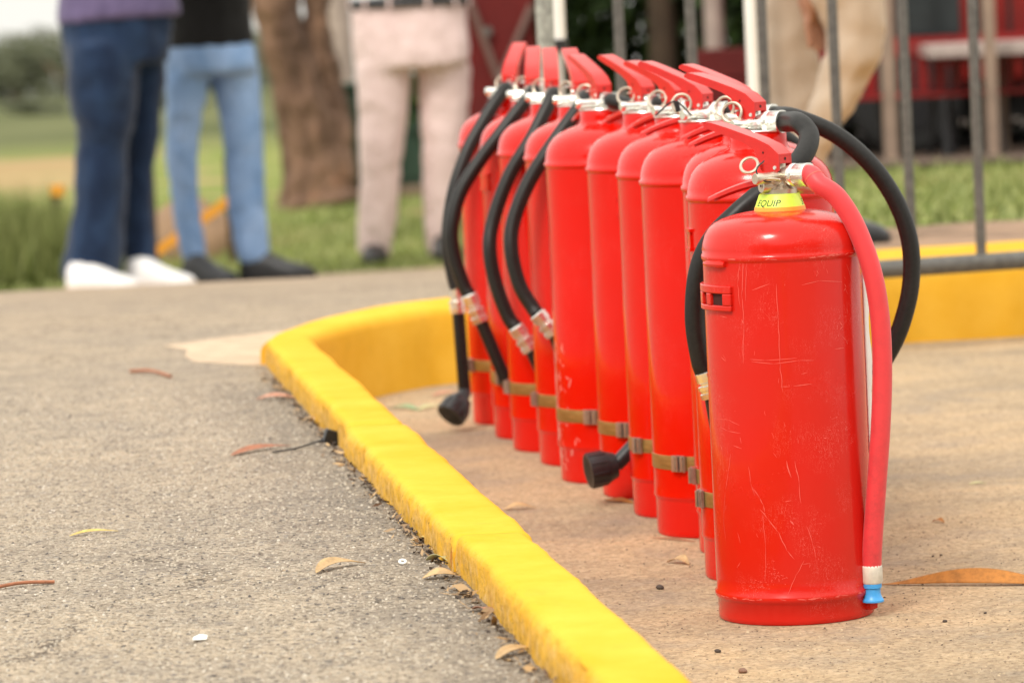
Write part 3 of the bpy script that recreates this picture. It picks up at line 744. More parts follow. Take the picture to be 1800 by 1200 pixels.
# the near extinguisher with the red hose
KX, KY = .3155, 4.909
rootK, oK, uK = make_ext(KX, KY, -42, 'battered scratched red extinguisher nearest the camera, red hose and fluorescent collar marked EQUIP', 'K')
K0 = rootK.location
mb = MB(); mb.lathe([(.0285, .4685), (.0300, .4690), (.0292, .4735), (.0285, .474)], 48, cap0=False, cap1=False); mb.build('collar_rim', M['collar_orange'], rootK)
mb = MB(); mb.lathe([(.0284, .4715), (.0291, .4725), (.0236, .4872), (.0225, .4885), (.012, .4885)], 64, cap0=False); collar = mb.build('collar', M['collar'], rootK, ang=30)
def collar_text(txt, th_start, size, zc):
    cu = bpy.data.curves.new('t', 'FONT'); cu.body = txt; cu.size = size; cu.shear = .25; cu.resolution_u = 3
    to = bpy.data.objects.new('t', cu); COL.objects.link(to); bpy.context.view_layer.update()
    me = bpy.data.meshes.new_from_object(to); bpy.data.objects.remove(to)
    for v in me.vertices:
        z = zc + v.co.y * .93; rr = .0291 - (z - .4725) * .374 + .0002; th = th_start + v.co.x / .0265
        v.co = (rr * cos(th), rr * sin(th), z)
    me.materials.clear(); me.materials.append(M['ink'])
    o = link_mesh('lettering', me, collar); return o
o = collar_text('EQUIP', R(-161), .0112, .4752)
o = collar_text('S', R(-28), .0112, .4752)
# relief tube below the valve
mb = MB(); d = Vector((.90, .42, -.06)).normalized(); c = Vector((.006, 0, .4965))
ends = [c - d * .030, c - d * .0285, c - d * .012, c + d * .014, c + d * .016, c + d * .038, c + d * .043, c + d * .045]
mb.loft(ends, [.0078, .0084, .0084, .0084, .0094, .0094, .0075, .004], 18); mb.loft([c - d * .0302, c - d * .0306], .003, 10); mb.loft([(0, 0, .488), (0, 0, .505)], .0125, 18); mb.build('relief_tube', M['nickel'], rootK, ang=30)
mb = MB(); mb.loft([c - d * .0306, c - d * .0309], .0016, 8); mb.build('screw_socket', M['dark_hole'], rootK)
mb = MB(); torus(mb, at(1358, 318, 4.885) - K0, .0095, .0014, (.1, .3, 1)); mb.build('split_ring', M['nickel'], rootK)
mb = MB(); a = at(1338, 285, 4.88) - K0
mb.loft(spline([at(1343, 283, 4.885) - K0, at(1330, 297, 4.878) - K0, at(1334, 312, 4.878) - K0, at(1345, 319, 4.88) - K0, at(1356, 320, 4.88) - K0], 5), .0009, 6); mb.build('seal_tie', M['black_plastic'], rootK)
mb = MB(); b = at(1400, 288, 4.93) - K0; mb.add([b, b + Vector((.021, .004, .001)), b + Vector((.006, -.004, -.007)), b + Vector((0, .002, -.003))], [(0, 1, 2), (0, 3, 1), (0, 2, 3), (1, 3, 2)]); mb.build('valve_tab', M['black_plastic'], rootK, smooth=False)
# red hose, ferrule, blue nozzle, holder lug
pl = [(1440, 324), (1472, 347), (1505, 400), (1533, 478), (1547, 560), (1551, 650), (1548, 750), (1541, 850), (1534, 950), (1532, 996)]
h = hose(rootK, [oK - uK * .01, oK + uK * .006] + px(pl, [4.868, 4.855, 4.855, 4.86]), M['red_rubber'], .0115)
mb = MB(); pp_ = spline([Vector(p) - K0 for p in ([oK - uK * .01, oK + uK * .006] + px(pl, [4.868, 4.855, 4.855, 4.86]))], 10)
mb.loft([pp_[14], pp_[15]], .01175, 20); mb.build('hose_mark', M['scratch'], h)
bp = Vector(px([(1532, 992)], 4.86)[0]) - K0; bp = bp; mb = MB(); n_r = 20
mb.loft([bp + Vector((0, 0, z)) for z in (0, -.0005, -.003, -.019, -.0215)], [.0105, .0117, .0120, .0120, .0105], 36, ribs=1); mb.build('hose_end_collar', M['ivory_plastic'], rootK, ang=60)
mb = MB(); mb.loft([bp + Vector((0, 0, z)) for z in (-.0212, -.0222, -.0262, -.0275, -.033, -.038, -.0405, -.0425, -.043)], [.0095, .0108, .0108, .0092, .0092, .0108, .0128, .0128, .0115], 32); mb.build('nozzle', M['blue_plastic'], rootK, ang=30)
mb = MB(); a = Vector((bp.x - .022, bp.y + .014, .0155)); b_ = Vector((bp.x - .001, bp.y + .002, .0135))
mb.loft([a + Vector((-.004, .004, 0)), a, (a + b_) / 2, b_, b_ + Vector((.006, 0, 0))], [.002, .0065, .0062, .0070, .004], 12); mb.loft([Vector((.06, -.055, .012)), a], .005, 8); mb.build('nozzle_holder', M['red_worn'], rootK, ang=40)
# hanger plate with two openings (upper flank) and lug on the seam
mb = MB()
def cyl_plate(mb, t0, t1, z0, z1, ra, rb, n=6):
    vs_ = []; fs_ = []
    for i in range(n + 1):
        a = t0 + (t1 - t0) * i / n
        for rr in (ra, rb):
            for z in (z0, z1): vs_.append((rr * cos(a), rr * sin(a), z))
    for i in range(n):
        b = i * 4; fs_ += [(b, b + 4, b + 5, b + 1), (b + 2, b + 3, b + 7, b + 6), (b, b + 2, b + 6, b + 4), (b + 1, b + 5, b + 7, b + 3)]
    fs_ += [(0, 1, 3, 2), (n * 4, n * 4 + 2, n * 4 + 3, n * 4 + 1)]; mb.add(vs_, fs_)
T0, T1 = R(150), R(227)
zb, zt = .3600, .3890
cyl_plate(mb, T0, T1, .3800, zt, .0905, .0958, 10); cyl_plate(mb, T0, T1, zb, .3665, .0905, .0958, 10)
for t0, t1 in ((T0, R(190)), (R(198.5), R(205)), (R(219), T1)): cyl_plate(mb, t0, t1, .3665, .3800, .0905, .0958, 5)
bevel(mb.build('hanger_bracket', M['red_worn'], rootK, ang=40), .0012)
mb = MB(); cyl_plate(mb, R(188), R(221), .3660, .3805, .0912, .0918, 5); mb.build('bracket_opening', M['dark_hole'], rootK)
mb = MB(); a1, a2 = R(195), R(222); mb.loft([(.0935 * cos(t), .0935 * sin(t), .4135) for t in lin(a1, a2, 6)], [.0025, .004, .004, .004, .0045, .003], 8); mb.build('seam_lug', M['red_worn'], rootK)
# inspection card on the far flank, seen by its edge
mb = MB()
for (z0, z1, rr0, rr1) in ((.185, .392, .0925, .0965),):
    n = 12; vs_ = []
    for i in range(n + 1):
        z = z0 + (z1 - z0) * i / n; bulge = .0012 * sin(i * 1.3)
        for t in (R(-9), R(2), R(20), R(45)):
            rr = {R(-9): .0914, R(2): .0972 + bulge, R(20): .0972, R(45): .0918}[t]
            vs_.append((rr * cos(t), rr * sin(t), z))
    fs_ = [(i * 4 + j, i * 4 + j + 1, (i + 1) * 4 + j + 1, (i + 1) * 4 + j) for i in range(n) for j in range(3)]
    mb.add(vs_, fs_)
o = mb.build('inspection_card', M['white_label'], rootK); sm = o.modifiers.new('s', 'SOLIDIFY'); sm.thickness = .0012; sm.offset = 1
mb = MB(); p = at(1522, 489, 4.905) - K0; mb.box(p, (.011, .003, .009), M=Matrix.Rotation(.2, 3, 'Y')); mb.build('card_tab', M['white_label'], rootK)
# scratches: pale scrapes through the paint, placed round the camera-side flank
random.seed(5); mb = MB()
def kxy(x, y):   # surface angle and height for a sight line onto the near flank
    Yf = 4.83
    for _ in range(4):
        p = at(x, y, Yf); dx = max(-.0908, min(.0908, p.x - KX)); Yf = KY - math.sqrt(.0914 ** 2 - dx * dx)
    return math.atan2(Yf - KY, dx), p.z
def scr(pts, w_=.0006):
    w_ *= .72
    q_ = [kxy(*p) for p in pts]
    for (a, z), (b, z2) in zip(q_, q_[1:]):
        nseg = max(2, int(abs(z2 - z) / .006) + int(abs(b - a) * .09 / .006))
        arc_strip(mb, .0916, a, z, b, z2, w_, nseg)
scr([(1306, 458), (1304, 520), (1308, 572), (1306, 640)], .0007); scr([(1300, 462), (1297, 500), (1301, 540)], .0006); scr([(1312, 462), (1310, 530)], .0005); scr([(1303, 562), (1307, 570)], .0016)
scr([(1365, 500), (1368, 560), (1371, 640), (1376, 690)], .0006); scr([(1322, 511), (1352, 500)], .0008)
scr([(1408, 502), (1440, 494), (1480, 496)], .0006); scr([(1484, 500), (1487, 506), (1483, 512)], .0012); scr([(1488, 465), (1500, 505), (1506, 532)], .0005)
scr([(1434, 487), (1438, 482), (1436, 476)], .0008); scr([(1268, 628), (1276, 636)], .001); scr([(1266, 556), (1279, 559)], .0008)
scr([(1475, 565), (1482, 574), (1476, 580)], .0009); scr([(1480, 592), (1488, 600), (1490, 606)], .0008); scr([(1467, 614), (1484, 612)], .0010)
scr([(1320, 636), (1360, 640), (1405, 634), (1430, 634)], .0007); scr([(1318, 632), (1345, 634), (1400, 630)], .0006); scr([(1372, 680), (1388, 680)], .0008); scr([(1395, 679), (1428, 675)], .0010); scr([(1408, 658), (1420, 655)], .0006)
scr([(1256, 736), (1280, 738), (1300, 748)], .0006); scr([(1265, 750), (1280, 758), (1302, 762)], .0006); scr([(1288, 783), (1304, 789)], .0008); scr([(1300, 768), (1303, 780)], .0007)
scr([(1285, 798), (1280, 830), (1276, 860)], .0006); scr([(1275, 865), (1272, 910), (1276, 950)], .0004); scr([(1316, 820), (1320, 850), (1328, 872)], .0006)
scr([(1324, 858), (1336, 875), (1342, 888), (1344, 900)], .0011); scr([(1336, 895), (1350, 912), (1368, 935), (1384, 968), (1396, 983)], .0010); scr([(1340, 905), (1346, 960), (1345, 1020)], .0004)
scr([(1382, 810), (1391, 840)], .0016); scr([(1397, 810), (1405, 850), (1407, 885)], .0007); scr([(1418, 925), (1428, 955), (1434, 980)], .0006); scr([(1414, 985), (1400, 1010), (1385, 1045)], .0006)
scr([(1297, 936), (1301, 955)], .0007); scr([(1296, 998), (1302, 988)], .0007); scr([(1388, 915), (1396, 923)], .0022); scr([(1380, 882), (1390, 880)], .0009)
scr([(1448, 770), (1453, 771)], .0012); scr([(1410, 992), (1424, 990), (1423, 998)], .0006)
for i in range(40): 
    x = random.gauss(1362, 9); y = random.gauss(1010, 9); scr([(x, y), (x + random.uniform(-4, 4), y + random.uniform(-3, 3))], .0006)
for i in range(22):
    x = random.gauss(1340, 9); y = random.gauss(1030, 5); scr([(x, y), (x + random.uniform(-6, 6), y + random.uniform(-2, 2))], .0006)
for i in range(26):
    x = random.uniform(1250, 1500); y = random.uniform(470, 1020); L_ = random.uniform(2, 12); a = random.gauss(1.35, .5); scr([(x, y), (x + L_ * cos(a), y + L_ * sin(a))], .00035)
mb.build('paint_scratches', M['scratch'], rootK, smooth=False, kind='stuff')
# rubbed pale wear on the seam ridges
mb = MB(); random.seed(3)
for zc, rr, cnt in ((.4195, .09345, 26), (.0300, .0938, 34)):
    for i in range(cnt):
        th = R(random.uniform(185, 355)); arc_strip(mb, rr, th, zc + random.uniform(-.001, .0012), th + random.uniform(.02, .12), zc + random.uniform(-.001, .0012), random.uniform(.0004, .0012), 4)
mb.build('ridge_wear', M['scratch'], rootK, smooth=False, kind='stuff')

# ------------------------------------------------------------------ crowd barrier
bar = empty('crowd_barrier', (0, 0, 0), label='grey weathered steel crowd barrier standing in the bay in front of the far yellow kerb', cat='barrier')
def BY(x): return 7.84 + .26 * x
x0 = at(955, 10, 7.86).x + .0015; X1 = 2.17
for X, mt in ((x0, 'galv_light'), (X1, 'galv')):
    mb = MB(); mb.loft([(X, BY(X), .02), (X, BY(X), 1.10)], .0165, 18); mb.build('end_upright', M[mt], bar)
    mb = MB(); mb.box((X, BY(X), .008), (.05, .50, .012)); mb.build('foot', M['galv'], bar, smooth=False)
for z in (.166, 1.10):
    mb = MB(); mb.loft([(x0 + .01, BY(x0), z), (X1 - .01, BY(X1), z)], .0175, 20); mb.build('rail', M['galv'], bar)
for i in range(15):
    X = x0 + .1345 * (i + 1) + .002
    if X > X1 - .06: break
    mb = MB(); mb.loft([(X, BY(X), .170), (X + random.uniform(-.001, .002), BY(X), 1.095)], .0098, 14); mb.build('bar', M['galv'], bar)

# canopy poles
p = at(980, 60, 8.95)
cp = empty('canopy_pole', (p.x, p.y, Z(p.x, p.y) + .01), label='telescopic canopy leg with white outer tube, dark clamp and slimmer silver tube below it', cat='pole')
zc = at(980, 80, 8.95).z - cp.location.z
for nm, z0, z1, rr, mt in (('inner_tube', .01, zc, .0105, 'silver_tube'), ('outer_tube', zc, 2.3, .0175, 'white_metal'), ('clamp', zc - .012, zc + .012, .021, 'black_plastic'), ('base_plate', 0, .01, .05, 'silver_tube')):
    mb = MB(); mb.loft([(0, 0, z0), (0, 0, z1)], rr, 18); mb.build(nm, M[mt], cp)
p = at(1322, 60, 9.1)
cp = empty('canopy_pole', (p.x, p.y, Z(p.x, p.y) + .01), label='plain white canopy leg standing beside the man in beige trousers', cat='pole')
for nm, z0, z1, rr, mt in (('tube', .01, 2.3, .0145, 'white_metal'), ('base_plate', 0, .01, .05, 'silver_tube')):
    mb = MB(); mb.loft([(0, 0, z0), (0, 0, z1)], rr, 18); mb.build(nm, M[mt], cp)

# ------------------------------------------------------------------ people
clouds = bpy.data.textures.new('folds', 'CLOUDS'); clouds.noise_scale = .055; clouds.noise_depth = 3
creases = bpy.data.textures.new('creases', 'MARBLE'); creases.marble_type = 'SHARP'; creases.noise_scale = .14; creases.turbulence = 9; creases.noise_depth = 2
def garment(name, tubes, mat, parent, vox=.014, disp=.016, smooth_it=3):
    """tubes: list of (points, [(half width across, half depth)]) all in parent space, fused by a voxel remesh"""
    mb = MB()
    for pts, rad in tubes:
        P = [Vector(p) for p in pts]; n = 20; k = len(P); vs_ = []; fs_ = []
        for i in range(k):
            T = (P[min(i + 1, k - 1)] - P[max(i - 1, 0)]).normalized(); xax = Vector((1, 0, 0)); xax = (xax - T * xax.dot(T)).normalized(); yax = T.cross(xax)
            for j in range(n):
                a = 2 * pi * j / n; vs_.append(P[i] + xax * cos(a) * rad[i][0] + yax * sin(a) * rad[i][1])
        for i in range(k - 1):
            for j in range(n): fs_.append((i * n + j, i * n + (j + 1) % n, (i + 1) * n + (j + 1) % n, (i + 1) * n + j))
        fs_ += [tuple(range(n - 1, -1, -1)), tuple((k - 1) * n + j for j in range(n))]
        mb.add(vs_, fs_)
    o = mb.build(name, mat, parent)
    r = o.modifiers.new('r', 'REMESH'); r.mode = 'VOXEL'; r.voxel_size = vox; r.use_smooth_shade = True
    s_ = o.modifiers.new('s', 'SMOOTH'); s_.iterations = smooth_it; s_.factor = .6
    if name == 'trousers':
        d2 = o.modifiers.new('folds', 'DISPLACE'); d2.texture = creases; d2.strength = .007; d2.mid_level = .5; d2.texture_coords = 'LOCAL'
    d = o.modifiers.new('d', 'DISPLACE'); d.texture = clouds; d.strength = disp * .7; d.mid_level = .5; d.texture_coords = 'LOCAL'
    return o
def leg_tube(rows, Y, base, dyt=.0, ratio=.95):
    """rows: (left px, right px, y px) of one trouser leg seen at depth Y"""
    s_ = scale_at(Y); pts = []; rad = []
    for i, (xa, xb, y) in enumerate(rows):
        t = i / (len(rows) - 1); p = at((xa + xb) / 2, y, Y) - base; p.y += dyt * t; pts.append(p); w_ = (xb - xa) / 2 / s_ ; rad.append((w_ * .97, w_ * ratio))
    return pts, rad
def shoe(parent, heel, toe_dir, L_, mat, sole_mat, H=.11, wd=.10):
    """heel: ground point; lofted upper over a separate sole"""
    d = Vector(toe_dir).normalized(); sdv = Vector((-d.y, d.x, 0)); heel = Vector(heel)
    st = [(0, .30, .80), (.06, .40, 1.0), (.22, .42, 1.05), (.36, .42, .98), (.5, .45, .78), (.66, .50, .60), (.82, .48, .48), (.93, .36, .40), (1, .14, .26)]
    mb = MB(); vs_ = []; n = 12
    for t, hw, hh in st:
        for j in range(n):
            a = pi * j / (n - 1); vs_.append(heel + d * (t * L_) + sdv * (cos(a) * hw * wd) + Vector((0, 0, .018 + (sin(a) ** .7) * (hh * H - .018))))
    k = len(st)
    mb.add(vs_, [(i * n + j, i * n + j + 1, (i + 1) * n + j + 1, (i + 1) * n + j) for i in range(k - 1) for j in range(n - 1)] + [tuple(range(n)), tuple((k - 1) * n + j for j in range(n))])
    up_ = mb.build('shoe', mat, parent)
    mb = MB(); ring = [heel + d * (t * L_ * 1.02 - .003) + sdv * (hw * wd * 1.06) for t, hw, _ in st] + [heel + d * (t * L_ * 1.02 - .003) - sdv * (hw * wd * 1.06) for t, hw, _ in reversed(st)]
    nn = len(ring); mb.add([p + Vector((0, 0, .001)) for p in ring] + [p + Vector((0, 0, .021)) for p in ring], [tuple(range(nn - 1, -1, -1)), tuple(range(nn, 2 * nn))] + [(i, (i + 1) % nn, (i + 1) % nn + nn, i + nn) for i in range(nn)])
    mb.build('sole', sole_mat, up_); return up_
def body_skin(parent, J, arms):
    """one continuous skin from a joint skeleton. J: hip centre, neck, head..., legs; arms: list of (shoulder, elbow, wrist, hand_dir)"""
    vs_ = []; es = []; rad = []
    def add(p, r_, par=None):
        vs_.append(tuple(p)); rad.append(r_)
        if par is not None: es.append((par, len(vs_) - 1))
        return len(vs_) - 1
    pel = add(J['pelvis'], .075)
    sp1 = add(J['waist'], .07, pel); ch = add(J['chest'], .09, sp1); nb = add(J['neck'], .058, ch); nt_ = add(Vector(J['neck']) + Vector((0, 0, .07)), .055, nb)
    hd = Vector(J['neck']) + Vector((0, 0, .12)); f = Vector(J['face']).normalized()
    h0 = add(hd + f * .01, .075, nt_); h1 = add(hd + Vector((0, 0, .06)), .095, h0); h2 = add(hd + Vector((0, 0, .12)), .085, h1)
    add(hd + Vector((0, 0, .045)) + f * .105, .012, h1)        # nose
    for leg in J['legs']:
        par = pel
        for p, r_ in leg: par = add(p, r_, par)
    for sh, el, wr, hdv in arms:
        a = add(sh, .045, ch); b = add(el, .036, a); c = add(wr, .028, b); hv = Vector(hdv).normalized(); sd_ = hv.orthogonal().normalized()
        pm = add(Vector(wr) + hv * .05, .030, c)
        for q_, (off, L_) in enumerate(((-.028, .055), (-.010, .068), (.009, .066), (.027, .052))):
            k1 = add(Vector(wr) + hv * .09 + sd_ * off, .0085, pm); add(Vector(wr) + hv * (.09 + L_) + sd_ * off * 1.1 + Vector((0, 0, -.005)), .0075, k1)
        t1 = add(Vector(wr) + hv * .05 + sd_ * -.045, .0095, c); add(Vector(wr) + hv * .085 + sd_ * -.055, .008, t1)
    me = bpy.data.meshes.new('body'); me.from_pydata(vs_, es, []); me.materials.append(M['skin'])
    o = bpy.data.objects.new('body', me); COL.objects.link(o); o.parent = parent
    sk = o.modifiers.new('skin', 'SKIN'); sk.use_smooth_shade = True
    if not me.skin_vertices:
        bm = bmesh.new(); bm.from_mesh(me); bm.verts.layers.skin.verify(); bm.to_mesh(me); bm.free()
    for i, s_ in enumerate(me.skin_vertices[0].data): s_.radius = (rad[i], rad[i]); s_.use_root = (i == 0)
    ss = o.modifiers.new('sub', 'SUBSURF'); ss.levels = 1; ss.render_levels = 2
    mb = MB(); hc = hd + Vector((0, 0, .085)) - f * .012
    prof = [(.104 * sin(t), .112 * cos(t)) for t in lin(pi * .55, .02, 9)]
    mb.lathe(prof, 24, hc, cap0=False); hr = mb.build('hair', M['hair'], parent); return o
def person(label, feet_px, Y, z0, trousers, mat, hip_px, shirt_mat, hem_px, shoes, face, belt=False, hem_w=None, extra=None, shirt_low=None):
    base = Vector((at(*feet_px, Y).x, Y, z0))
    root = empty('person', base, label=label, cat='person')
    s_ = scale_at(Y); hip = at(*hip_px, Y) - base
    tubes = [leg_tube(t, Y + dy, base) for t, dy in trousers['legs']]
    P, Rr = leg_tube(trousers['hips'], Y, base, ratio=.62); tubes.append((P, Rr))
    garment('trousers', tubes, mat, root, disp=.030 if mat is M['khaki'] else .017)
    # body
    hz = hip.z; cx = hip.x
    legs = []
    for (t, dy) in trousers['legs']:
        pts, _ = leg_tube(t, Y + dy, base); legs.append([(p_, .52 * r2[0]) for p_, r2 in list(zip(pts, _))[1::2]] + [(pts[-1] + Vector((0, 0, -.02)), .03)])
    J = dict(pelvis=(cx, 0, hz - .02), waist=(cx, 0, hz + .16), chest=(cx, 0, hz + .40), neck=(cx, 0, hz + .56), face=face, legs=legs)
    f = Vector(face).normalized(); sd_ = Vector((f.y, -f.x, 0))
    arms = []
    for sgn in (-1, 1):
        sh = Vector((cx, 0, hz + .49)) + sd_ * .19 * sgn; el = sh + Vector((0, 0, -.24)) + f * .05 + sd_ * .05 * sgn; wr = el + f * .20 + Vector((0, 0, .10))
        if extra and sgn in extra: el, wr = (Vector(p) for p in extra[sgn][:2])
        arms.append((sh, el, wr, (wr - el).normalized()))
    body_skin(root, J, arms)
    # shirt: torso and sleeves
    hem = at(*hem_px, Y) - base; hw = hem_w / 2 / s_
    st = [(Vector((hem.x, 0, hem.z)), (hw, hw * .66)), (Vector((cx * .5 + hem.x * .5, 0, hem.z + .12)), (hw * .93, hw * .66)), (Vector((cx, 0, hz + .25)), (.165, .12)), (Vector((cx, 0, hz + .43)), (.195, .125)), (Vector((cx, 0, hz + .53)), (.13, .085)), (Vector((cx, 0, hz + .57)), (.065, .06))]
    if st[1][0].z > st[2][0].z - .03: st.pop(1)
    tb = [([p for p, _ in st], [q_ for _, q_ in st])]
    for sh, el, wr, _ in arms:
        k = .92 if shirt_low else .5
        e2 = el if shirt_low else sh.lerp(el, .75)
        seg = [Vector(sh) + Vector((0, 0, .01)), Vector(sh).lerp(Vector(el), .5), Vector(e2)]; rr = [(.068, .068), (.06, .06), (.056, .056)]
        if shirt_low: seg.append(Vector(el).lerp(Vector(wr), .9)); rr.append((.042, .042))
        tb.append((seg, rr))
    garment('shirt', tb, shirt_mat, root, .016, .012)
    for (hx, hy, dirx, L_, mt, sm_, dy) in shoes:
        hp = at(hx, hy, Y + dy) - base; hp.z = Z(base.x + hp.x, Y + dy) + .008 - base.z; shoe(root, hp, dirx, L_, mt, sm_)
    if belt:
        mb = MB(); zb_ = at(720, 4, Y).z - base.z; hipw = trousers['hips'][0]; hwid = (hipw[1] - hipw[0]) / 2 / s_
        cxx = at((hipw[0] + hipw[1]) / 2, 4, Y).x - base.x
        n = 40; vs_ = []
        for i in range(n):
            a = 2 * pi * i / n
            for z in (-.017, .017): vs_.append((cxx + cos(a) * (hwid * 1.0 + .006), sin(a) * (hwid * .64 + .008), zb_ + z))
        mb.add(vs_, [(2 * i, 2 * ((i + 1) % n), 2 * ((i + 1) % n) + 1, 2 * i + 1) for i in range(n)]); b_ = mb.build('belt', M['belt'], root); b_.modifiers.new('s', 'SOLIDIFY').thickness = .004
        for i in (21.5, 25, 28, 32, 35.5, 39):
            a = 2 * pi * i / n; mb = MB(); mb.box((cxx + cos(a) * (hwid + .010), sin(a) * (hwid * .64 + .012), zb_), (.012, .005, .046), a + pi / 2); mb.build('belt_loop', mat, root, smooth=False)
    return root
WL, GS, BL = M['white_leather'], M['gum_sole'], M['black_leather']
person('person in baggy dark blue jeans, purple grey shirt and white trainers at the road edge', (200, 512), 15.0, Z(-1.4, 15.0) + .006,
       dict(legs=[([(118, 240, 75), (114, 246, 120), (118, 243, 170), (130, 236, 225), (134, 224, 255), (130, 226, 300), (126, 224, 370), (112, 218, 440), (106, 214, 474), (107, 206, 497)], -.04),
                  ([(205, 300, 75), (215, 292, 120), (222, 285, 170), (222, 280, 240), (216, 268, 300), (216, 268, 370), (212, 276, 430), (220, 282, 470), (232, 290, 486)], .10)],
            hips=[(104, 312, -8), (102, 310, 30), (104, 306, 70), (112, 300, 110)]), M['dark_denim'], (205, 20), M['purple'], (210, 36), 
       [(122, 516, (1, -.2, 0), .255, WL, GS, -.10), (226, 508, (1, -.2, 0), .245, WL, GS, .04)], (1, -.3, 0), hem_w=222)
person('person in faded light blue jeans, black top and black shoes standing by the gum tree', (380, 490), 15.5, Z(-1.05, 15.5) + .006,
       dict(legs=[([(292, 372, 110), (290, 366, 150), (291, 359, 200), (291, 350, 240), (292, 347, 290), (299, 350, 350), (308, 356, 400), (316, 365, 440), (320, 367, 466)], 0),
                  ([(368, 456, 110), (374, 459, 150), (384, 461, 200), (390, 463, 240), (396, 464, 300), (400, 466, 360), (408, 472, 410), (416, 475, 445), (420, 474, 462)], .06)],
            hips=[(300, 444, 66), (294, 452, 86), (290, 457, 110), (293, 456, 128)]), M['light_denim'], (372, 60), M['black_cloth'], (370, 84),
       [(328, 494, (.75, -.6, 0), .24, BL, BL, 0), (424, 488, (1, -.1, 0), .275, BL, BL, .06)], (.9, -.4, 0), hem_w=158)
rt_hand = {1: ((.36, -.0, 1.22), (.215, -.06, 1.00))}
person('person in pale pink trousers with a dark belt and black shoes on the grass edge', (705, 474), 16.5, Z(-.42, 16.5) + .0,
       dict(legs=[([(622, 722, 110), (626, 722, 150), (629, 716, 200), (630, 710, 250), (631, 706, 300), (630, 702, 350), (627, 697, 400), (626, 692, 430), (627, 688, 448)], 0),
                  ([(728, 829, 110), (733, 828, 150), (737, 823, 200), (740, 818, 250), (742, 812, 300), (744, 806, 350), (746, 800, 400), (749, 797, 430), (750, 795, 450)], .05)],
            hips=[(616, 822, -4), (616, 824, 20), (617, 827, 60), (621, 829, 95), (626, 828, 118)]), M['pink_cotton'], (722, 2), M['sky_shirt'], (722, -14),
       [(655, 468, (.1, -1, 0), .27, BL, BL, .10), (770, 462, (.25, -1, 0), .27, BL, BL, .12)], (.1, -1, 0), belt=True, hem_w=206, shirt_low=True,
       extra={-1: ((.34, .0, 1.24), (.205, -.07, 1.01))})
YK = 9.25; bK = Vector((at(1420, 430, YK).x, YK, Z(.65, YK) + .012))
person('person in beige khaki trousers with one knee bent, behind the crowd barrier', (1420, 430), YK, bK.z,
       dict(legs=[([(1340, 1452, -30), (1344, 1448, 30), (1346, 1440, 90), (1348, 1450, 150), (1352, 1456, 210), (1362, 1452, 260), (1372, 1450, 320), (1378, 1452, 370), (1380, 1452, 412)], 0),
                  ([(1400, 1520, -50), (1432, 1554, 0), (1448, 1563, 45), (1446, 1555, 90), (1436, 1522, 150), (1414, 1484, 205), (1390, 1458, 260), (1372, 1440, 320), (1372, 1432, 370)], -.20)],
            hips=[(1338, 1500, -120), (1334, 1510, -80), (1336, 1520, -40)]), M['khaki'], (1415, -110), M['grey_shirt'], (1415, -115),
       [(1366, 430, (1, -.35, 0), .25, BL, BL, 0), (1340, 425, (.8, -.5, 0), .26, BL, BL, .12)], (.9, -.5, 0), hem_w=190,
       extra={1: (at(1395, -150, YK - .22) - bK, at(1418, -38, YK - .20) - bK)})

# ------------------------------------------------------------------ trees and bushes
def leaf_cloud(mb, c, rad, n, size, seed, holes=.0, squash=1):
    rnd = random.Random(seed)
    for _ in range(n):
        while True:
            p = Vector((rnd.uniform(-1, 1), rnd.uniform(-1, 1), rnd.uniform(-1, 1)))
            if p.length < 1: break
        p = Vector((p.x * rad[0], p.y * rad[1], p.z * rad[2])) + Vector(c)
        if noise.noise(p * (1.6 / max(rad))) < -.5 + holes: continue
        a = Vector((rnd.gauss(0, 1), rnd.gauss(0, 1), rnd.gauss(0, 1))).normalized(); b = a.orthogonal().normalized(); b.rotate(Matrix.Rotation(rnd.uniform(0, 6.3), 3, a)); s_ = size * rnd.uniform(.6, 1.4)
        mb.add([p - a * s_, p + b * s_ * .4, p + a * s_, p - b * s_ * .4], [(0, 1, 2, 3)])
# gum tree trunk with a forked limb
g0 = at(555, 350, 21.7); gz = Z(g0.x, 21.7)
gt = empty('gum_tree', (g0.x, 21.7, gz), label='thick leaning gum tree trunk with brown peeling bark behind the people', cat='tree')
def ground_rel(x, y, Y): return at(x, y, Y) - Vector((g0.x, 21.7, gz))
P = spline([ground_rel(562, 362, 21.7), ground_rel(556, 330, 21.7), ground_rel(548, 270, 21.7), ground_rel(530, 180, 21.7), ground_rel(506, 90, 21.7), ground_rel(482, 0, 21.7), ground_rel(450, -150, 21.7), ground_rel(430, -450, 21.7), ground_rel(420, -900, 21.7)], 5)
rad = [lerp([(0, .23), (5, .185), (10, .158), (16, .132), (25, .122), (40, .09)], i) for i in range(len(P))]
mb = MB(); mb.loft(P, rad, 20)
mb.loft(spline([ground_rel(585, 358, 21.7), ground_rel(590, 300, 21.7), ground_rel(584, 200, 21.8), ground_rel(560, 80, 21.8), ground_rel(560, -60, 21.8), ground_rel(600, -400, 22)], 5), [lerp([(0, .12), (10, .09), (25, .06)], i) for i in range(26)], 14)
tr = mb.build('trunk', M['bark'], gt); sb = tr.modifiers.new('sub', 'SUBSURF'); sb.levels = 2; sb.render_levels = 2
bt = bpy.data.textures.new('bark', 'CLOUDS'); bt.noise_scale = .12; dm = tr.modifiers.new('d', 'DISPLACE'); dm.texture = bt; dm.strength = .05; dm.texture_coords = 'LOCAL'
mb = MB()
for i, (x, y, z, r1) in enumerate([(-.4, .2, 5.2, 1.2), (.6, -.3, 5.8, 1.3), (-1.2, .8, 5.6, 1.0), (.1, 1.0, 6.4, 1.2)]): leaf_cloud(mb, (x, y, z), (r1, r1, r1 * .7), 420, .07, i)
mb.build('crown', M['foliage'], gt, smooth=False)
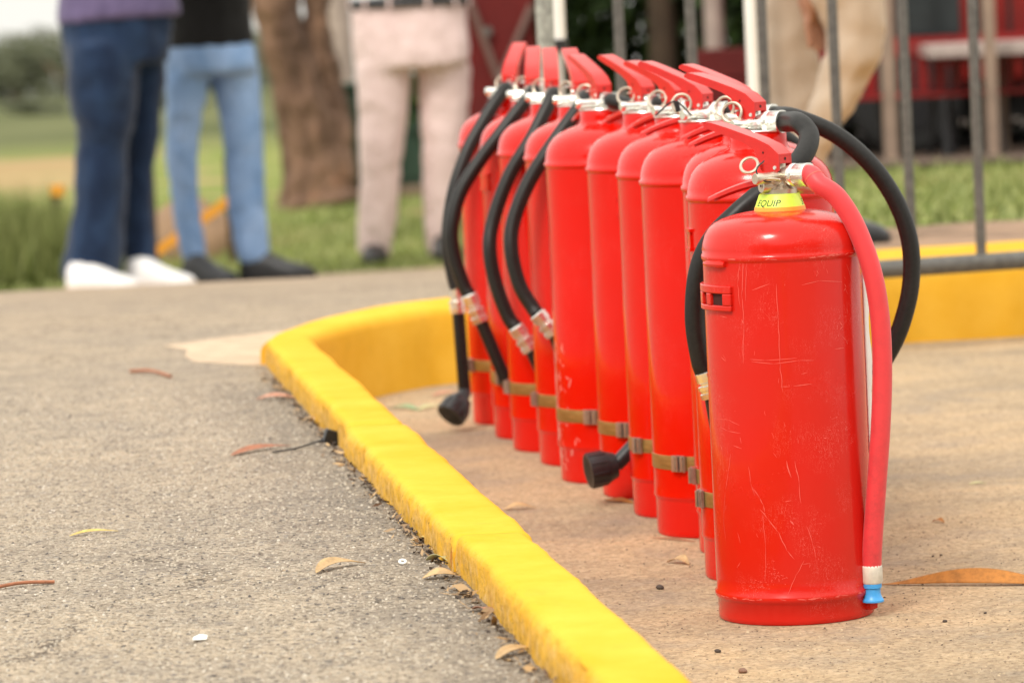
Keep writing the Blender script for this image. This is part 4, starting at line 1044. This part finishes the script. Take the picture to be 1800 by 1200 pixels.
# pale second trunk right behind, and a dark trunk in the hedge
def trunk_tree(xp, wpx, Y, mat, label, top=-500, lean=0, crown=True, name='tree', ybot=None, cmat='foliage_dark'):
    b = at(xp, 200, Y); zz = Z(b.x, Y); root = empty(name, (b.x, Y, zz), label=label, cat='tree'); r_ = wpx / 2 / scale_at(Y)
    mb = MB(); mb.loft(spline([(0, 0, -.05), (0, 0, .3), (lean * .3, 0, 1.2), (lean, 0, 3.2)], 5), [r_ * (1.25 - .03 * i) for i in range(16)], 14); mb.build('trunk', mat, root)
    mb = MB(); leaf_cloud(mb, (lean, 0, 3.6), (1.0, 1.0, .9), 500, .07, int(xp)); mb.build('crown', M[cmat], root, smooth=False); return root
trunk_tree(603, 46, 23.5, M['pink_bark'], 'slender pale-barked tree right beside the leaning gum tree', name='pale_tree', cmat='foliage')
trunk_tree(1170, 46, 18.6, M['bark_dark'], 'dark slim tree trunk standing in the shaded hedge behind the barrier', name='dark_tree')
trunk_tree(1262, 34, 18.4, M['pink_bark'], 'pinkish slim tree trunk above the dark red crate', name='young_tree')
# dark hedge shrubs behind the barrier and the red things
hm = []
for v in range(3):
    mb = MB(); leaf_cloud(mb, (0, 0, .95), (.75, .55, 1.05), 2600, .055, 40 + v)
    me = mb.mesh('foliage', M['foliage_dark'], False); hm.append(me)
mb = MB(); mb.loft([(0, 0, 0), (.02, 0, .6), (0, .03, 1.1)], [.05, .04, .02], 8); mb.loft([(0, 0, .3), (.25, .1, .9)], [.03, .012], 7); mb.loft([(0, 0, .25), (-.25, -.05, .95)], [.03, .012], 7)
stem_me = mb.mesh('stem', M['bark_dark'])
i = 0
for row, (Y, xs_, n) in enumerate([(19.2, (.05, 5.2), 8), (20.3, (.3, 5.8), 7)]):
    for k in range(n):
        x = xs_[0] + (xs_[1] - xs_[0]) * k / (n - 1)
        o = empty('shrub', (x, Y + random.uniform(-.15, .15), Z(x, Y)), random.uniform(0, 6), label='dark green shrub in the shaded hedge behind the barrier and the red vehicle', cat='shrub', group='shrubs of the dark hedge')
        link_mesh('foliage', hm[i % 3], o); link_mesh('stem', stem_me, o); o.scale = (1, 1, random.uniform(1.0, 1.3)); i += 1
# far grey-green trees on the slope
fm = []
for v in range(3):
    mb = MB()
    for c in range(9):
        rr = random.uniform(.6, 1.0); leaf_cloud(mb, (random.uniform(-1.4, 1.4), random.uniform(-.8, .8), (.3 + c * .27)), (rr, rr, rr * .8), 420, .085, 90 + v * 11 + c)
    fm.append(mb.mesh('crown', M['foliage'], False))
mb = MB(); mb.loft([(0, 0, -.2), (.05, 0, .8), (0, .1, 2.0)], [.13, .10, .05], 8); mb.loft([(0, 0, .7), (.6, .1, 1.8)], [.07, .03], 7); mb.loft([(0, 0, .6), (-.6, -.1, 1.9)], [.07, .03], 7); tme = mb.mesh('trunk', M['bark'])
random.seed(21)
for i in range(13):
    Y = random.uniform(118, 165); p = at(-70 + i * 50 + random.uniform(-14, 14), 120, Y)
    o = empty('slope_tree', (p.x, Y, Z(p.x, Y) - .05), random.uniform(0, 6), label='grey-green bushy tree on the far slope below the pale sky', cat='tree', group='trees on the far slope')
    link_mesh('crown', fm[i % 3], o); link_mesh('trunk', tme, o); tp = .758 - (62 + random.uniform(-14, 22)) / 7500 * Y
    h_ = (tp - o.location.z) / 3.15; o.scale = (1.15, 1.15, h_)
for i in range(6):
    Y = 62 + 5 * (i % 3); p = at(-30 + i * 85, 200, Y)
    o = empty('slope_bush', (p.x, Y, Z(p.x, Y) - .1), i * 1.3, label=['low', 'wide', 'small', 'darker', 'pale', 'ragged'][i] + ' grey-green bush on the olive field in front of the slope trees', cat='bush', group='bushes on the olive field')
    link_mesh('foliage', fm[i % 3], o); o.scale = (.42, .42, (.758 - ((205, 150, 175)[i % 3] + 20) / 7500 * Y - o.location.z) / 3.15)
# tall grass clump by the road edge
mb = MB(); rnd = random.Random(4)
for _ in range(2600):
    x = rnd.uniform(-.34, .34); y = rnd.uniform(-.25, .25); h_ = rnd.uniform(.16, .42) * (1 - .5 * abs(x) / .34); a = rnd.uniform(0, 6.3); w_ = .006; dx = rnd.gauss(0, .06); dy = rnd.gauss(0, .05)
    mb.add([(x - w_ * cos(a), y - w_ * sin(a), 0), (x + w_ * cos(a), y + w_ * sin(a), 0), (x + dx, y + dy, h_)], [(0, 1, 2)])
cl = mb.mesh('grass_clump', M['foliage_grass'], False)
for i, (x, y, s_) in enumerate([(30, 486, 1.0), (62, 492, .9), (-20, 480, 1.1), (100, 488, .8)]):
    Y = 16.3 + .25 * (i % 2); p = at(x, y, Y); o = link_mesh('grass_clump', cl, label=['tall grass clump filling the frame edge behind the road', 'tall grass clump nearest the dark blue jeans', 'tall leaning grass clump at the very corner of the lawn', 'low grass clump behind the white trainers'][i], cat='grass')
    o.location = (p.x, Y, Z(p.x, Y) - .01); o.scale = (s_, s_, s_); o.rotation_euler = (0, 0, i)
# short lawn blades near the road
mb = MB(); rnd = random.Random(9)
for _ in range(11000):
    if rnd.random() < .6: x = rnd.uniform(-2.4, .2); y = 15.75 + .2 * (x + 1.86) + rnd.random() ** 1.5 * 6
    else: x = rnd.uniform(.45, 2.6); y = rnd.uniform(10.0, 15.1)
    h_ = rnd.uniform(.02, .055); a = rnd.uniform(0, 6.3); w_ = .006; z = Z(x, y) - .012
    mb.add([(x - w_ * cos(a), y - w_ * sin(a), z), (x + w_ * cos(a), y + w_ * sin(a), z), (x + rnd.gauss(0, .02), y + rnd.gauss(0, .02), z + h_)], [(0, 1, 2)])
mb.build('grass', M['foliage_grass'], smooth=False, kind='stuff')

# ------------------------------------------------------------------ things in the background
# green utility box
p = at(690, 318, 22.6); zz = Z(p.x, 22.6)
gb = empty('utility_box', (p.x, 22.6, zz), label='low dark green utility box behind the pink trousers', cat='utility box')
mb = MB(); mb.box((0, 0, .30), (.50, .35, .52)); bevel(mb.build('housing', M['green_paint'], gb, smooth=False), .01)
mb = MB(); mb.box((0, 0, .575), (.54, .39, .03)); bevel(mb.build('lid', M['green_paint'], gb, smooth=False), .006)
mb = MB(); mb.box((0, -.005, .02), (.56, .42, .05)); mb.build('plinth', M['tan_wood'], gb, smooth=False)
for sx in (-.12, .12): mb = MB(); mb.box((sx, -.179, .30), (.22, .008, .44)); bevel(mb.build('door', M['green_paint'], gb, smooth=False), .003)
# orange striped board on dark stakes
Yb = 17.2; a = at(262, 452, Yb); b = at(408, 348, Yb); zg = Z(a.x, Yb)
ob = empty('orange_barrier_board', (a.x, Yb, zg), label='orange board slanting between two dark stakes behind the light blue jeans', cat='barrier')
A = Vector((0, 0, a.z - zg)); B = Vector((b.x - a.x, 0, b.z - zg)); d = (B - A); L_ = d.length; an = math.atan2(d.z, d.x)
mb = MB(); mb.box((A + B) / 2, (L_, .02, .038), M=Matrix.Rotation(-an, 3, 'Y')); mb.build('board', M['orange'], ob, smooth=False)
for X in (at(405, 400, Yb).x - a.x, at(268, 400, Yb).x - a.x):
    mb = MB(); mb.box((X, .03, .20), (.03, .03, .44)); mb.build('stake', M['bark_dark'], ob, smooth=False)
p = at(106, 500, Yb); zg = Z(p.x, Yb)
ob2 = empty('marker_stake', (p.x, Yb, zg), label='dark stake with an orange top beside the dark blue jeans', cat='stake')
mb = MB(); mb.box((0, 0, .15), (.035, .035, .30)); mb.build('stake', M['bark_dark'], ob2, smooth=False)
mb = MB(); mb.box((.01, -.01, .315), (.055, .04, .045)); mb.build('cap', M['orange'], ob2, smooth=False)
# earth mound
mb = MB(); p = at(335, 470, 17.9); rings = 10; seg = 28; vs_ = []; fs_ = []
for i in range(rings + 1):
    t = i / rings
    for j in range(seg):
        a = 2 * pi * j / seg; k = 1 + .18 * noise.noise(Vector((cos(a) * 1.5, sin(a) * 1.5, 3))); vs_.append((cos(a) * .26 * (1 - t ** 2) * k, sin(a) * .25 * (1 - t ** 2) * k, .26 * t ** .8 + .02 * noise.noise(Vector((cos(a) * 3, sin(a) * 3, t * 5)))))
for i in range(rings):
    for j in range(seg): fs_.append((i * seg + j, i * seg + (j + 1) % seg, (i + 1) * seg + (j + 1) % seg, (i + 1) * seg + j))
mb.add(vs_, fs_); o = mb.build('earth_mound', M['cardboard'], label='small mound of bare brown earth behind the orange board', cat='mound'); o.location = (p.x, 17.9, Z(p.x, 17.9) - .02)
# dark red cabinet with crossed braces
Yc = 18.0; xa, xb = at(800, 100, Yc).x, at(942, 100, Yc).x; zg = Z((xa + xb) / 2, Yc)
rc = empty('red_cabinet', ((xa + xb) / 2, Yc, zg), label='dark red upright cabinet with crossed braces beside the pink trousers', cat='cabinet')
W_ = xb - xa
mb = MB(); mb.box((0, .2, .80), (W_, .4, 1.6)); bevel(mb.build('housing', M['dark_red'], rc, smooth=False), .01)
for pts in (((825, 0), (880, 150)), ((935, 10), (880, 140)), ((880, 150), (930, 260)), ((880, 150), (835, 260))):
    a, b = (at(x, y, Yc - .03) - rc.location for x, y in pts); mb = MB(); mb.loft([a, b], .016, 8); mb.build('brace', M['brace_brown'], rc)
mb = MB(); a = at(857, 55, Yc - .02) - rc.location; mb.loft([a, a + Vector((0, -.02, 0))], .02, 14); mb.build('knob', M['galv'], rc)
# dark red crate
Yc = 17.6; xa, xb = at(1222, 100, Yc).x, at(1345, 100, Yc).x; zg = Z((xa + xb) / 2, Yc); zt_ = at(1280, 85, Yc).z
cr = empty('red_crate', ((xa + xb) / 2, Yc, zg), label='dark red crate under the hedge beside the plain white canopy leg', cat='crate'); hh = zt_ - zg
for k in range(4): mb = MB(); mb.box((0, 0, hh * (k + .5) / 4), (xb - xa, .35, hh / 4 - .008)); mb.build('board', M['dark_red'], cr, smooth=False)
# red vehicle behind the barrier
Yv = 17.3; xa = at(1440, 100, Yv).x; xg = (xa + 3.6) / 2; zg = Z(2, Yv)
rv = empty('red_vehicle', (xa, Yv, zg), label='red service vehicle parked beyond the grass, dark windows above a red sill', cat='vehicle')
def vz(y): return at(1650, y, Yv).z - zg
Lv = 3.2
mb = MB(); mb.box((Lv / 2, .9, (vz(150) + 1.9) / 2 + .0), (Lv, 1.8, 1.9 - vz(150))); bevel(mb.build('body', M['vehicle_red'], rv, smooth=False), .03, 3)
def vx(x): return at(x, 60, Yv).x - xa
for x0_, x1_, y0_, y1_ in ((1572, 1688, -90, 66), (1455, 1560, -90, 60)):
    a, b = vx(x0_), vx(x1_); mb = MB(); mb.box(((a + b) / 2, -.004, (vz(y0_) + vz(y1_)) / 2), (b - a, .03, vz(y0_) - vz(y1_))); bevel(mb.build('window', M['dark_glass'], rv, smooth=False), .006)
mb = MB(); mb.box((Lv / 2, .02, (vz(78) + vz(105)) / 2), (Lv, .08, vz(78) - vz(105))); bevel(mb.build('sill', M['vehicle_red'], rv, smooth=False), .01)
mb = MB(); mb.box((Lv / 2, .9, (vz(150) + .12) / 2 + .02), (Lv * .96, 1.5, vz(150) - .10)); mb.build('chassis', M['tyre'], rv, smooth=False)
for X in (.35, 2.5):
    mb = MB(); mb.loft([(X, -.02, .22), (X, .0, .22), (X, .2, .22), (X, .22, .22)], [.19, .22, .22, .19], 28); wh = mb.build('wheel', M['tyre'], rv, ang=30)
    mb = MB(); mb.loft([(X, -.024, .22), (X, .05, .22)], [.12, .12], 20); mb.build('rim', M['black_plastic'], wh, ang=30)
for x in (1722, 1775): a = vx(x); mb = MB(); mb.box((a, -.01, (vz(-90) + vz(70)) / 2), (.012, .02, vz(-90) - vz(70))); mb.build('door_gap', M['tyre'], rv, smooth=False)
# table with wooden legs
Yt = 16.5; zg = Z(2, Yt); xa, xb = at(1632, 88, Yt).x, at(1990, 88, Yt).x; zt_ = at(1720, 88, Yt).z
tb = empty('folding_table', ((xa + xb) / 2, Yt, zg), label='grey-topped table on thin wooden legs in front of the red vehicle', cat='table')
mb = MB(); mb.box((0, .25, zt_ - zg), (xb - xa, .5, .05)); bevel(mb.build('table_top', M['table_grey'], tb, smooth=False), .006)
for x, yy in ((1745, 0), (1790, .45), (1960, 0), (1960, .45)):
    X = at(x, 200, Yt).x - tb.location.x; mb = MB(); mb.box((X, yy + .02, (zt_ - zg) / 2 - .01), (.045 if x < 1760 else .03, .03, zt_ - zg - .03)); mb.build('leg', M['tan_wood'], tb, smooth=False)
# upright post standing on the table line and another beside the knee
for x, y0_, w_, lab in ((1742, 300, .045, 'tan wooden post rising past the table edge'), (1562, 300, .05, 'grey-brown wooden post just past the bent beige knee')):
    Yp = 16.35; b = at(x, 150, Yp); zz = Z(b.x, Yp); mb = MB(); mb.box((0, 0, .75), (w_, w_, 1.5)); o = bevel(mb.build('wooden_post', M['tan_wood'], smooth=False, label=lab, cat='post'), .004); o.location = (b.x, Yp, zz)
# red plastic chairs
def chair_meshes():
    out = []
    mb = MB(); mb.box((0, 0, .24), (.22, .22, .015)); out.append(('seat', mb.mesh('seat', M['red_plastic'], False)))
    mb = MB()
    for k in range(3): mb.box((-.07 + .07 * k, .11, .35), (.045, .012, .20))
    mb.box((0, .11, .45), (.22, .014, .03)); out.append(('backrest', mb.mesh('backrest', M['red_plastic'], False)))
    for sx in (-1, 1):
        for sy in (-1, 1):
            mb = MB(); mb.loft([(sx * .10, sy * .10, .235), (sx * .115, sy * .115, 0)], .011, 8); out.append(('leg', mb.mesh('leg', M['black_plastic'])))
    return out
cm = chair_meshes()
labs = ['red plastic chair beside the grey-brown post, in front of the vehicle wheel', 'red plastic chair half way between the two wooden posts', 'red plastic chair tucked under the near end of the grey table', 'red plastic chair tucked under the far end of the grey table']
for i, x in enumerate((1512, 1622, 1698, 1782)):
    p = at(x, 230, 16.75); o = empty('plastic_chair', (p.x, 16.75, Z(p.x, 16.75) + .012), (.1, -.2, .15, -.05)[i], label=labs[i], cat='chair', group='red plastic chairs in front of the vehicle')
    for nm, me in cm: link_mesh(nm, me, o)

# ------------------------------------------------------------------ leaves, litter and small things on the ground
def leafcol(name, c): 
    q = NT(name); s_ = q.co.outputs['Object']; q.set(col=q.mix(q.ramp(q.noise(90, 4, .7).outputs[0], [(.4, (0, 0, 0)), (.7, (1, 1, 1))]), c, tuple(x * .62 for x in c)), rough=.55, spec=.3); return q.mat
LC = {'orange': leafcol('orange_dry_leaf', (.52, .21, .04)), 'tan': leafcol('tan_dry_leaf', (.60, .40, .20)), 'pink': leafcol('pink_brown_leaf', (.62, .30, .20)), 'rust': leafcol('rust_leaf', (.42, .17, .09)),
      'yellow': leafcol('yellow_leaf', (.70, .52, .16)), 'pale': leafcol('pale_green_leaf', (.60, .56, .28)), 'green': leafcol('green_leaf', (.30, .42, .22)), 'brown': leafcol('brown_leaf', (.20, .10, .05))}
def leaf(p0, p1, width, col, label, arch=.004, curl=.3, roll=0.0, s_curve=0.1, lift=.001, name='dry_leaf', n=18, group=None):
    """lance-shaped gum leaf from p0 (stem) to p1 (tip): raised midrib, curled edges, a bend along its length"""
    p0 = Vector(p0); p1 = Vector(p1); d = p1 - p0; L_ = d.length; d.normalize(); sd_ = Vector((-d.y, d.x, 0)).normalized(); vs_ = []; m_ = 6
    for i in range(n + 1):
        t = i / n; w_ = width / 2 * (sin(pi * t ** .75) ** .8 if 0 < t < 1 else .03) + .0004
        c = d * (L_ * t) + sd_ * (s_curve * L_ * sin(pi * t) * (1 - .6 * t)) + Vector((0, 0, arch * sin(pi * t) + lift))
        rl = roll * sin(pi * t) 
        for j in range(m_ + 1):
            u = j / m_ * 2 - 1
            o = sd_ * (u * w_ * cos(rl)) + Vector((0, 0, u * w_ * sin(rl) + abs(u) ** 1.5 * w_ * curl + abs(sin(rl)) * w_ * 1.02))
            vs_.append(c + o)
    mb = MB(); mb.add(vs_, [(i * (m_ + 1) + j, i * (m_ + 1) + j + 1, (i + 1) * (m_ + 1) + j + 1, (i + 1) * (m_ + 1) + j) for i in range(n) for j in range(m_)])
    o = mb.build(name, LC[col], label=label, cat='leaf' if name == 'dry_leaf' else 'twig', ang=80, group=group); o.location = p0; s_ = o.modifiers.new('s', 'SOLIDIFY'); s_.thickness = .0005; s_.offset = 0
    return o
ZL = .1055
lf = [
 ((1800 + 60, 1026), (1549, 1028), 0, .030, 'orange', 'long orange lance-shaped leaf lying beside the blue nozzle', .003, .05, -1.0, .05),
 ((405, 803), (512, 782), ZL, .020, 'rust', 'rust-brown gum leaf lying by the black tag on the asphalt', .007, .3, .7, .05),
 ((122, 943), (208, 934), ZL, .009, 'yellow', 'narrow yellow leaf on its own in the middle of the asphalt', .006, .4, .6, .1),
 ((556, 1008), (642, 990), ZL, .020, 'tan', 'curled tan leaf on the asphalt, nearer the kerb than the yellow one', .012, .5, .8, .15),
 ((752, 974), (797, 1004), ZL, .026, 'pale', 'broad pale yellow-green leaf in the litter at the foot of the kerb', .010, .3, -.5, .12),
 ((742, 1018), (812, 1014), ZL, .024, 'tan', 'light orange-tan leaf with a long stalk just below the pale green one', .010, .3, .6, .1),
 ((726, 944), (768, 964), ZL, .012, 'yellow', 'narrow golden leaf leaning on the litter above the pale green one', .016, .2, .5, .1),
 ((832, 1062), (868, 1086), ZL, .022, 'pink', 'rounded pink-brown leaf flat on the asphalt near the kerb', .003, .2, -.4, .1),
 ((872, 1160), (948, 1140), ZL, .016, 'tan', 'blurred tan curled leaf nearest the camera on the asphalt', .010, .4, .7, .1),
 ((893, 1100), (911, 1114), ZL, .016, 'green', 'small faded green leaf near the kerb foot', .003, .2, 0, .1),
 ((450, 703), (522, 700), ZL, .020, 'pink', 'salmon-coloured leaf against the kerb foot near its corner', .008, .4, .6, .1),
 ((532, 738), (560, 742), ZL, .016, 'tan', 'small tan leaf in the dark crumbled asphalt beside the black tag', .006, .4, .4, .1),
 ((885, 897), (942, 893), 0, .018, 'tan', 'tan leaf on the bay pavement between the kerb and the extinguishers', .009, .3, .8, .08),
 ((1060, 876), (1115, 889), 0, .018, 'orange', 'orange leaf pressed under the foot of an extinguisher', .003, .2, .5, .06),
 ((1172, 988), (1212, 994), 0, .018, 'tan', 'twisted tan leaf on the bay pavement in front of the banded extinguishers', .010, .5, .8, .2),
 ((1148, 946), (1222, 953), 0, .006, 'rust', 'thin brown leaf sliver along the foot of the widest banded extinguisher', .003, .2, .2, .03),
 ((682, 716), (738, 724), 0, .020, 'green', 'blurred green leaf on the pavement under the far yellow kerb', .008, .3, .6, .1),
 ((735, 724), (782, 712), 0, .016, 'pale', 'blurred pale leaf beside the green one under the far yellow kerb', .008, .3, .6, .1),
 ((760, 697), (815, 690), 0, .018, 'pink', 'blurred pinkish leaf beside the nozzle of the farthest extinguisher', .006, .3, .5, .1),
 ((1704, 852), (1733, 850), 0, .008, 'pale', 'tiny pale leaf scrap out on the open bay pavement', .003, .3, .4, .1),
 ((1640, 917), (1660, 919), 0, .012, 'orange', 'small curled orange leaf scrap on the open bay pavement', .004, .5, .6, .1),
]
for (a, b, z, w_, c, lab, ar, cu, ro, sc_) in lf:
    p, q_ = onz(*a, z), onz(*b, z)
    d = q_ - p; m_ = (p + q_) / 2
    if abs(d.y) > abs(d.x) * 1.2: d.y = math.copysign(abs(d.x) * 1.2, d.y); p = m_ - d / 2; q_ = m_ + d / 2
    leaf(p, q_, w_ * .72, c, lab, ar * (.35 if a[0] != 1860 else 1), cu * .6, ro * (.42 if a[0] != 1860 else .8), sc_)
for (a, b, z, w_, lab, zz) in (((0 - 30, 1040), (96, 1025), ZL, .004, 'thin red-brown twig lying on the open asphalt at the frame edge', .002), ((230, 655), (300, 664), ZL, .006, 'blurred curved twig on the asphalt beyond the salmon leaf', .004)):
    p, q_ = onz(*a, z), onz(*b, z); mb = MB(); mb.loft([Vector(v) for v in spline([(0, 0, w_ / 2), ((q_ - p).x * .5, (q_ - p).y * .5 + .01, w_ / 2 + zz), (q_ - p)[:2] + (w_ / 2,) if False else ((q_ - p).x, (q_ - p).y, w_ / 2)], 6)], w_ / 2, 8); o = mb.build('twig', LC['rust'], label=lab, cat='twig'); o.location = p
p = onz(798, 1002, ZL); mb = MB(); mb.loft(spline([(0, 0, 0), (-.002, 0, .014), (-.001, 0, .027)], 5), [.0024 - .00018 * i for i in range(11)], 8); o = mb.build('leaf_stalk', LC['orange'], label='orange leaf stalk sticking straight up from the litter at the kerb foot', cat='twig'); o.location = p
# black tag with its strap
p = onz(583, 782, ZL)
tg = empty('security_tag', (p.x, p.y, ZL), label='black plastic seal tag with a thin strap tail lying against the kerb', cat='tag')
mb = MB(); mb.box((.000, 0, .0115), (.021, .012, .020), M=Matrix.Rotation(.35, 3, 'Y') @ Matrix.Rotation(.3, 3, 'Z')); bevel(mb.build('tag_head', M['black_plastic'], tg, smooth=False), .0012)
q_ = onz(480, 797, ZL) - p; mb = MB(); mb.loft(spline([(-.008, 0, .008), (-.020, -.004, .006), (q_.x * .6, q_.y * .6, .003), (q_.x, q_.y, .0022)], 6), [.0042, .0040, .0036, .0028, .0022, .0018] + [.0014] * 13, 8); mb.build('strap', M['black_plastic'], tg)
# eyelet and paper scrap
p = onz(708, 990, ZL); mb = MB(); torus(mb, (0, 0, .0022), .0035, .0015, (.1, -.5, 1)); o = mb.build('eyelet', M['white_label'], label='tiny white ring lying on the asphalt near the kerb', cat='ring'); o.location = p
p = onz(351, 1125, ZL); mb = MB(); mb.add([(-.007, -.004, .001), (.007, -.003, .001), (.008, .005, .004), (-.006, .004, .003), (0, .006, .005)], [(0, 1, 2, 4, 3)]); o = mb.build('paper_scrap', M['white_label'], smooth=False, label='small white paper scrap on the asphalt close to the camera', cat='paper'); o.location = p; o.modifiers.new('s', 'SOLIDIFY').thickness = .0006
# pebbles
def pebble(mb, c, r_, seed):
    rnd = random.Random(seed); bm = bmesh.new(); bmesh.ops.create_icosphere(bm, subdivisions=2, radius=r_)
    for v in bm.verts: v.co *= 1 + .3 * noise.noise(v.co / r_ * .9 + Vector((seed, 0, 0))); v.co.z *= .65
    bm.verts.index_update(); mb.add([v.co + Vector(c) for v in bm.verts], [[v.index for v in f.verts] for f in bm.faces]); bm.free()
PC = [simple('dark_stone', (.07, .05, .04), .8), simple('brown_stone', (.22, .12, .08), .8), simple('grey_stone', (.22, .22, .22), .8)]
for i, (x, y, z, r_, m_, lab) in enumerate([(1160, 1035, 0, .0052, 0, 'dark stone on the bay pavement just outside the battered extinguisher'), (1306, 1182, 0, .0048, 1, 'brown stone at the lower edge of the bay pavement'), (1262, 1146, 0, .0036, 0, 'small dark stone between the kerb and the battered extinguisher'),
        (1661, 1093, 0, .0028, 0, 'small black stone below the long orange leaf'), (1640, 978, 0, .0018, 0, 'tiny black stone above the long orange leaf'), (1654, 976, 0, .0018, 0, 'tiny black stone paired with another above the long orange leaf'), (1732, 1078, 0, .0020, 0, 'tiny dark stone far out below the long orange leaf'),
        (868, 925, ZL, .004, 2, 'grey stone chip at the kerb')]):
    if i == 7: continue
    mb = MB(); pebble(mb, (0, 0, r_ * .5), r_, i * 3.1); o = mb.build('pebble', PC[m_], label=lab, cat='stone'); o.location = onz(x, y, z)
# crumbled asphalt and leaf litter along the kerb foot
rnd = random.Random(77)
mb = MB()
for k in range(480):
    y = rnd.uniform(3.3, 7.1); d_ = abs(rnd.gauss(0, .011)); x = kx(y) - .086 - d_; r_ = rnd.uniform(.0012, .0042) * (1 if d_ > .012 else 1.2)
    bm = None; c = Vector((x, y, ZL + r_ * .3)); P = [c + Vector((rnd.uniform(-1, 1), rnd.uniform(-1, 1), rnd.uniform(-.2, 1))) * r_ for _ in range(5)]
    mb.add(P, [(0, 1, 2), (0, 2, 3), (1, 3, 2), (0, 3, 1), (1, 2, 4), (2, 3, 4), (1, 4, 3)])
mb.build('crumbled_asphalt', PC[0], smooth=False, kind='stuff')
LM = leafmat('leaf_litter', (.10, .05, .03), (.62, .42, .22))
mb = MB()
for k in range(330):
    y = 3.3 + 3.8 * rnd.random(); d_ = abs(rnd.gauss(0, .012)); x = kx(y) - .086 - d_; L_ = rnd.uniform(.003, .013); a = rnd.gauss(1.7, .7); w_ = L_ * rnd.uniform(.08, .3)
    c = Vector((x, y, ZL + rnd.uniform(.001, .006))); d1 = Vector((cos(a), sin(a), rnd.gauss(0, .3))) * L_; d2 = Vector((-sin(a), cos(a), rnd.gauss(0, .6))) * w_
    mb.add([c - d1, c - d2, c + d1, c + d2], [(0, 1, 2, 3)])
for k in range(170):       # bits strewn further out
    y = rnd.uniform(3.2, 6.5); x = kx(y) - .09 - rnd.random() ** 2 * .9; L_ = rnd.uniform(.001, .003); a = rnd.uniform(0, 6); c = Vector((x, y, ZL + .001)); d1 = Vector((cos(a), sin(a), .1)) * L_; d2 = Vector((-sin(a), cos(a), .2)) * L_ * .4
    mb.add([c - d1, c - d2, c + d1, c + d2], [(0, 1, 2, 3)])
mb.build('leaf_litter', LM, smooth=False, kind='stuff')

# loose grit bedded in the asphalt and on the bay slab
def grit(name, n, xr, yr, z, rr, mat, bias):
    rnd = random.Random(5 + n); mb = MB()
    for k in range(n):
        y = yr[0] + (yr[1] - yr[0]) * rnd.random() ** bias; x0_, x1_ = xr(y); x = rnd.uniform(x0_, x1_); r_ = rnd.uniform(*rr) * (1.5 if rnd.random() < .03 else 1); c = Vector((x, y, z + r_ * .12)); a0 = rnd.uniform(0, 6)
        ring = [c + Vector((cos(a0 + i * 1.257) * r_ * rnd.uniform(.7, 1.25), sin(a0 + i * 1.257) * r_ * rnd.uniform(.7, 1.25), -.25 * r_)) for i in range(5)]
        tp = [c + Vector((cos(a0 + i * 2.09) * r_ * .55, sin(a0 + i * 2.09) * r_ * .55, r_ * rnd.uniform(.25, .6))) for i in range(3)]
        mb.add(ring + tp, [(0, 1, 5), (1, 6, 5), (1, 2, 6), (2, 3, 6), (3, 7, 6), (3, 4, 7), (4, 5, 7), (4, 0, 5), (5, 6, 7)])
    return mb.build(name, mat, smooth=False, kind='stuff')
q = NT('asphalt_grit'); g_ = q.n('ShaderNodeNewGeometry'); q.set(col=q.ramp(g_.outputs['Random Per Island'], [(0, (.10, .09, .085)), (.14, (.24, .21, .185)), (.3, (.43, .375, .305)), (.90, (.52, .455, .37)), (1, (.66, .60, .52))]), rough=.85, spec=.2); GM = q.mat
grit('asphalt_grit', 17000, lambda y: (-.135 * y - .05, kx(y) - .09), (3.2, 7.0), ZL - .0005, (.0009, .0026), GM, 1.3)
q = NT('bay_grit'); g_ = q.n('ShaderNodeNewGeometry'); q.set(col=q.ramp(g_.outputs['Random Per Island'], [(0, (.10, .075, .06)), (.35, (.34, .25, .17)), (1, (.62, .49, .33))]), rough=.85, spec=.2)
grit('bay_grit', 9000, lambda y: (kx(y), .135 * y + .05), (3.4, 7.4), .0002, (.0006, .0016), q.mat, 1.2)

# unseen gum trees added behind the viewpoint to darken the red paint's reflections
mb = MB()
for c in range(16): rr = random.uniform(.9, 1.5); leaf_cloud(mb, (random.uniform(-1.9, 1.9), random.uniform(-1.2, 1.2), 1.6 + c * .27), (rr, rr, rr * .8), 420, .15, 300 + c)
bc = mb.mesh('crown', M['foliage'], False)
mb = MB(); mb.loft(spline([(0, 0, -.1), (.1, 0, 1.2), (0, .1, 3.0), (.3, 0, 5)], 4), [.24 - .012 * i for i in range(13)], 10); bt_ = mb.mesh('trunk', M['bark'])
words = ['broad', 'tall', 'leaning', 'bushy', 'sparse', 'round', 'slim']
for i, (x, y, k) in enumerate([(-9.5, -5.5, 1.0), (-6.0, -7.6, 1.1), (-2.6, -8.6, .95), (.9, -8.9, 1.05), (4.2, -8.0, 1.15), (7.4, -6.6, 1.0), (10.2, -4.4, 1.1)]):
    o = empty('gum_tree', (x, y, 0), i * 1.1, label=words[i] + ' gum tree added unseen behind the viewpoint to darken reflections', cat='tree', group='unseen gum trees added for reflections')
    link_mesh('crown', bc, o); link_mesh('trunk', bt_, o); o.scale = (k, k, k)
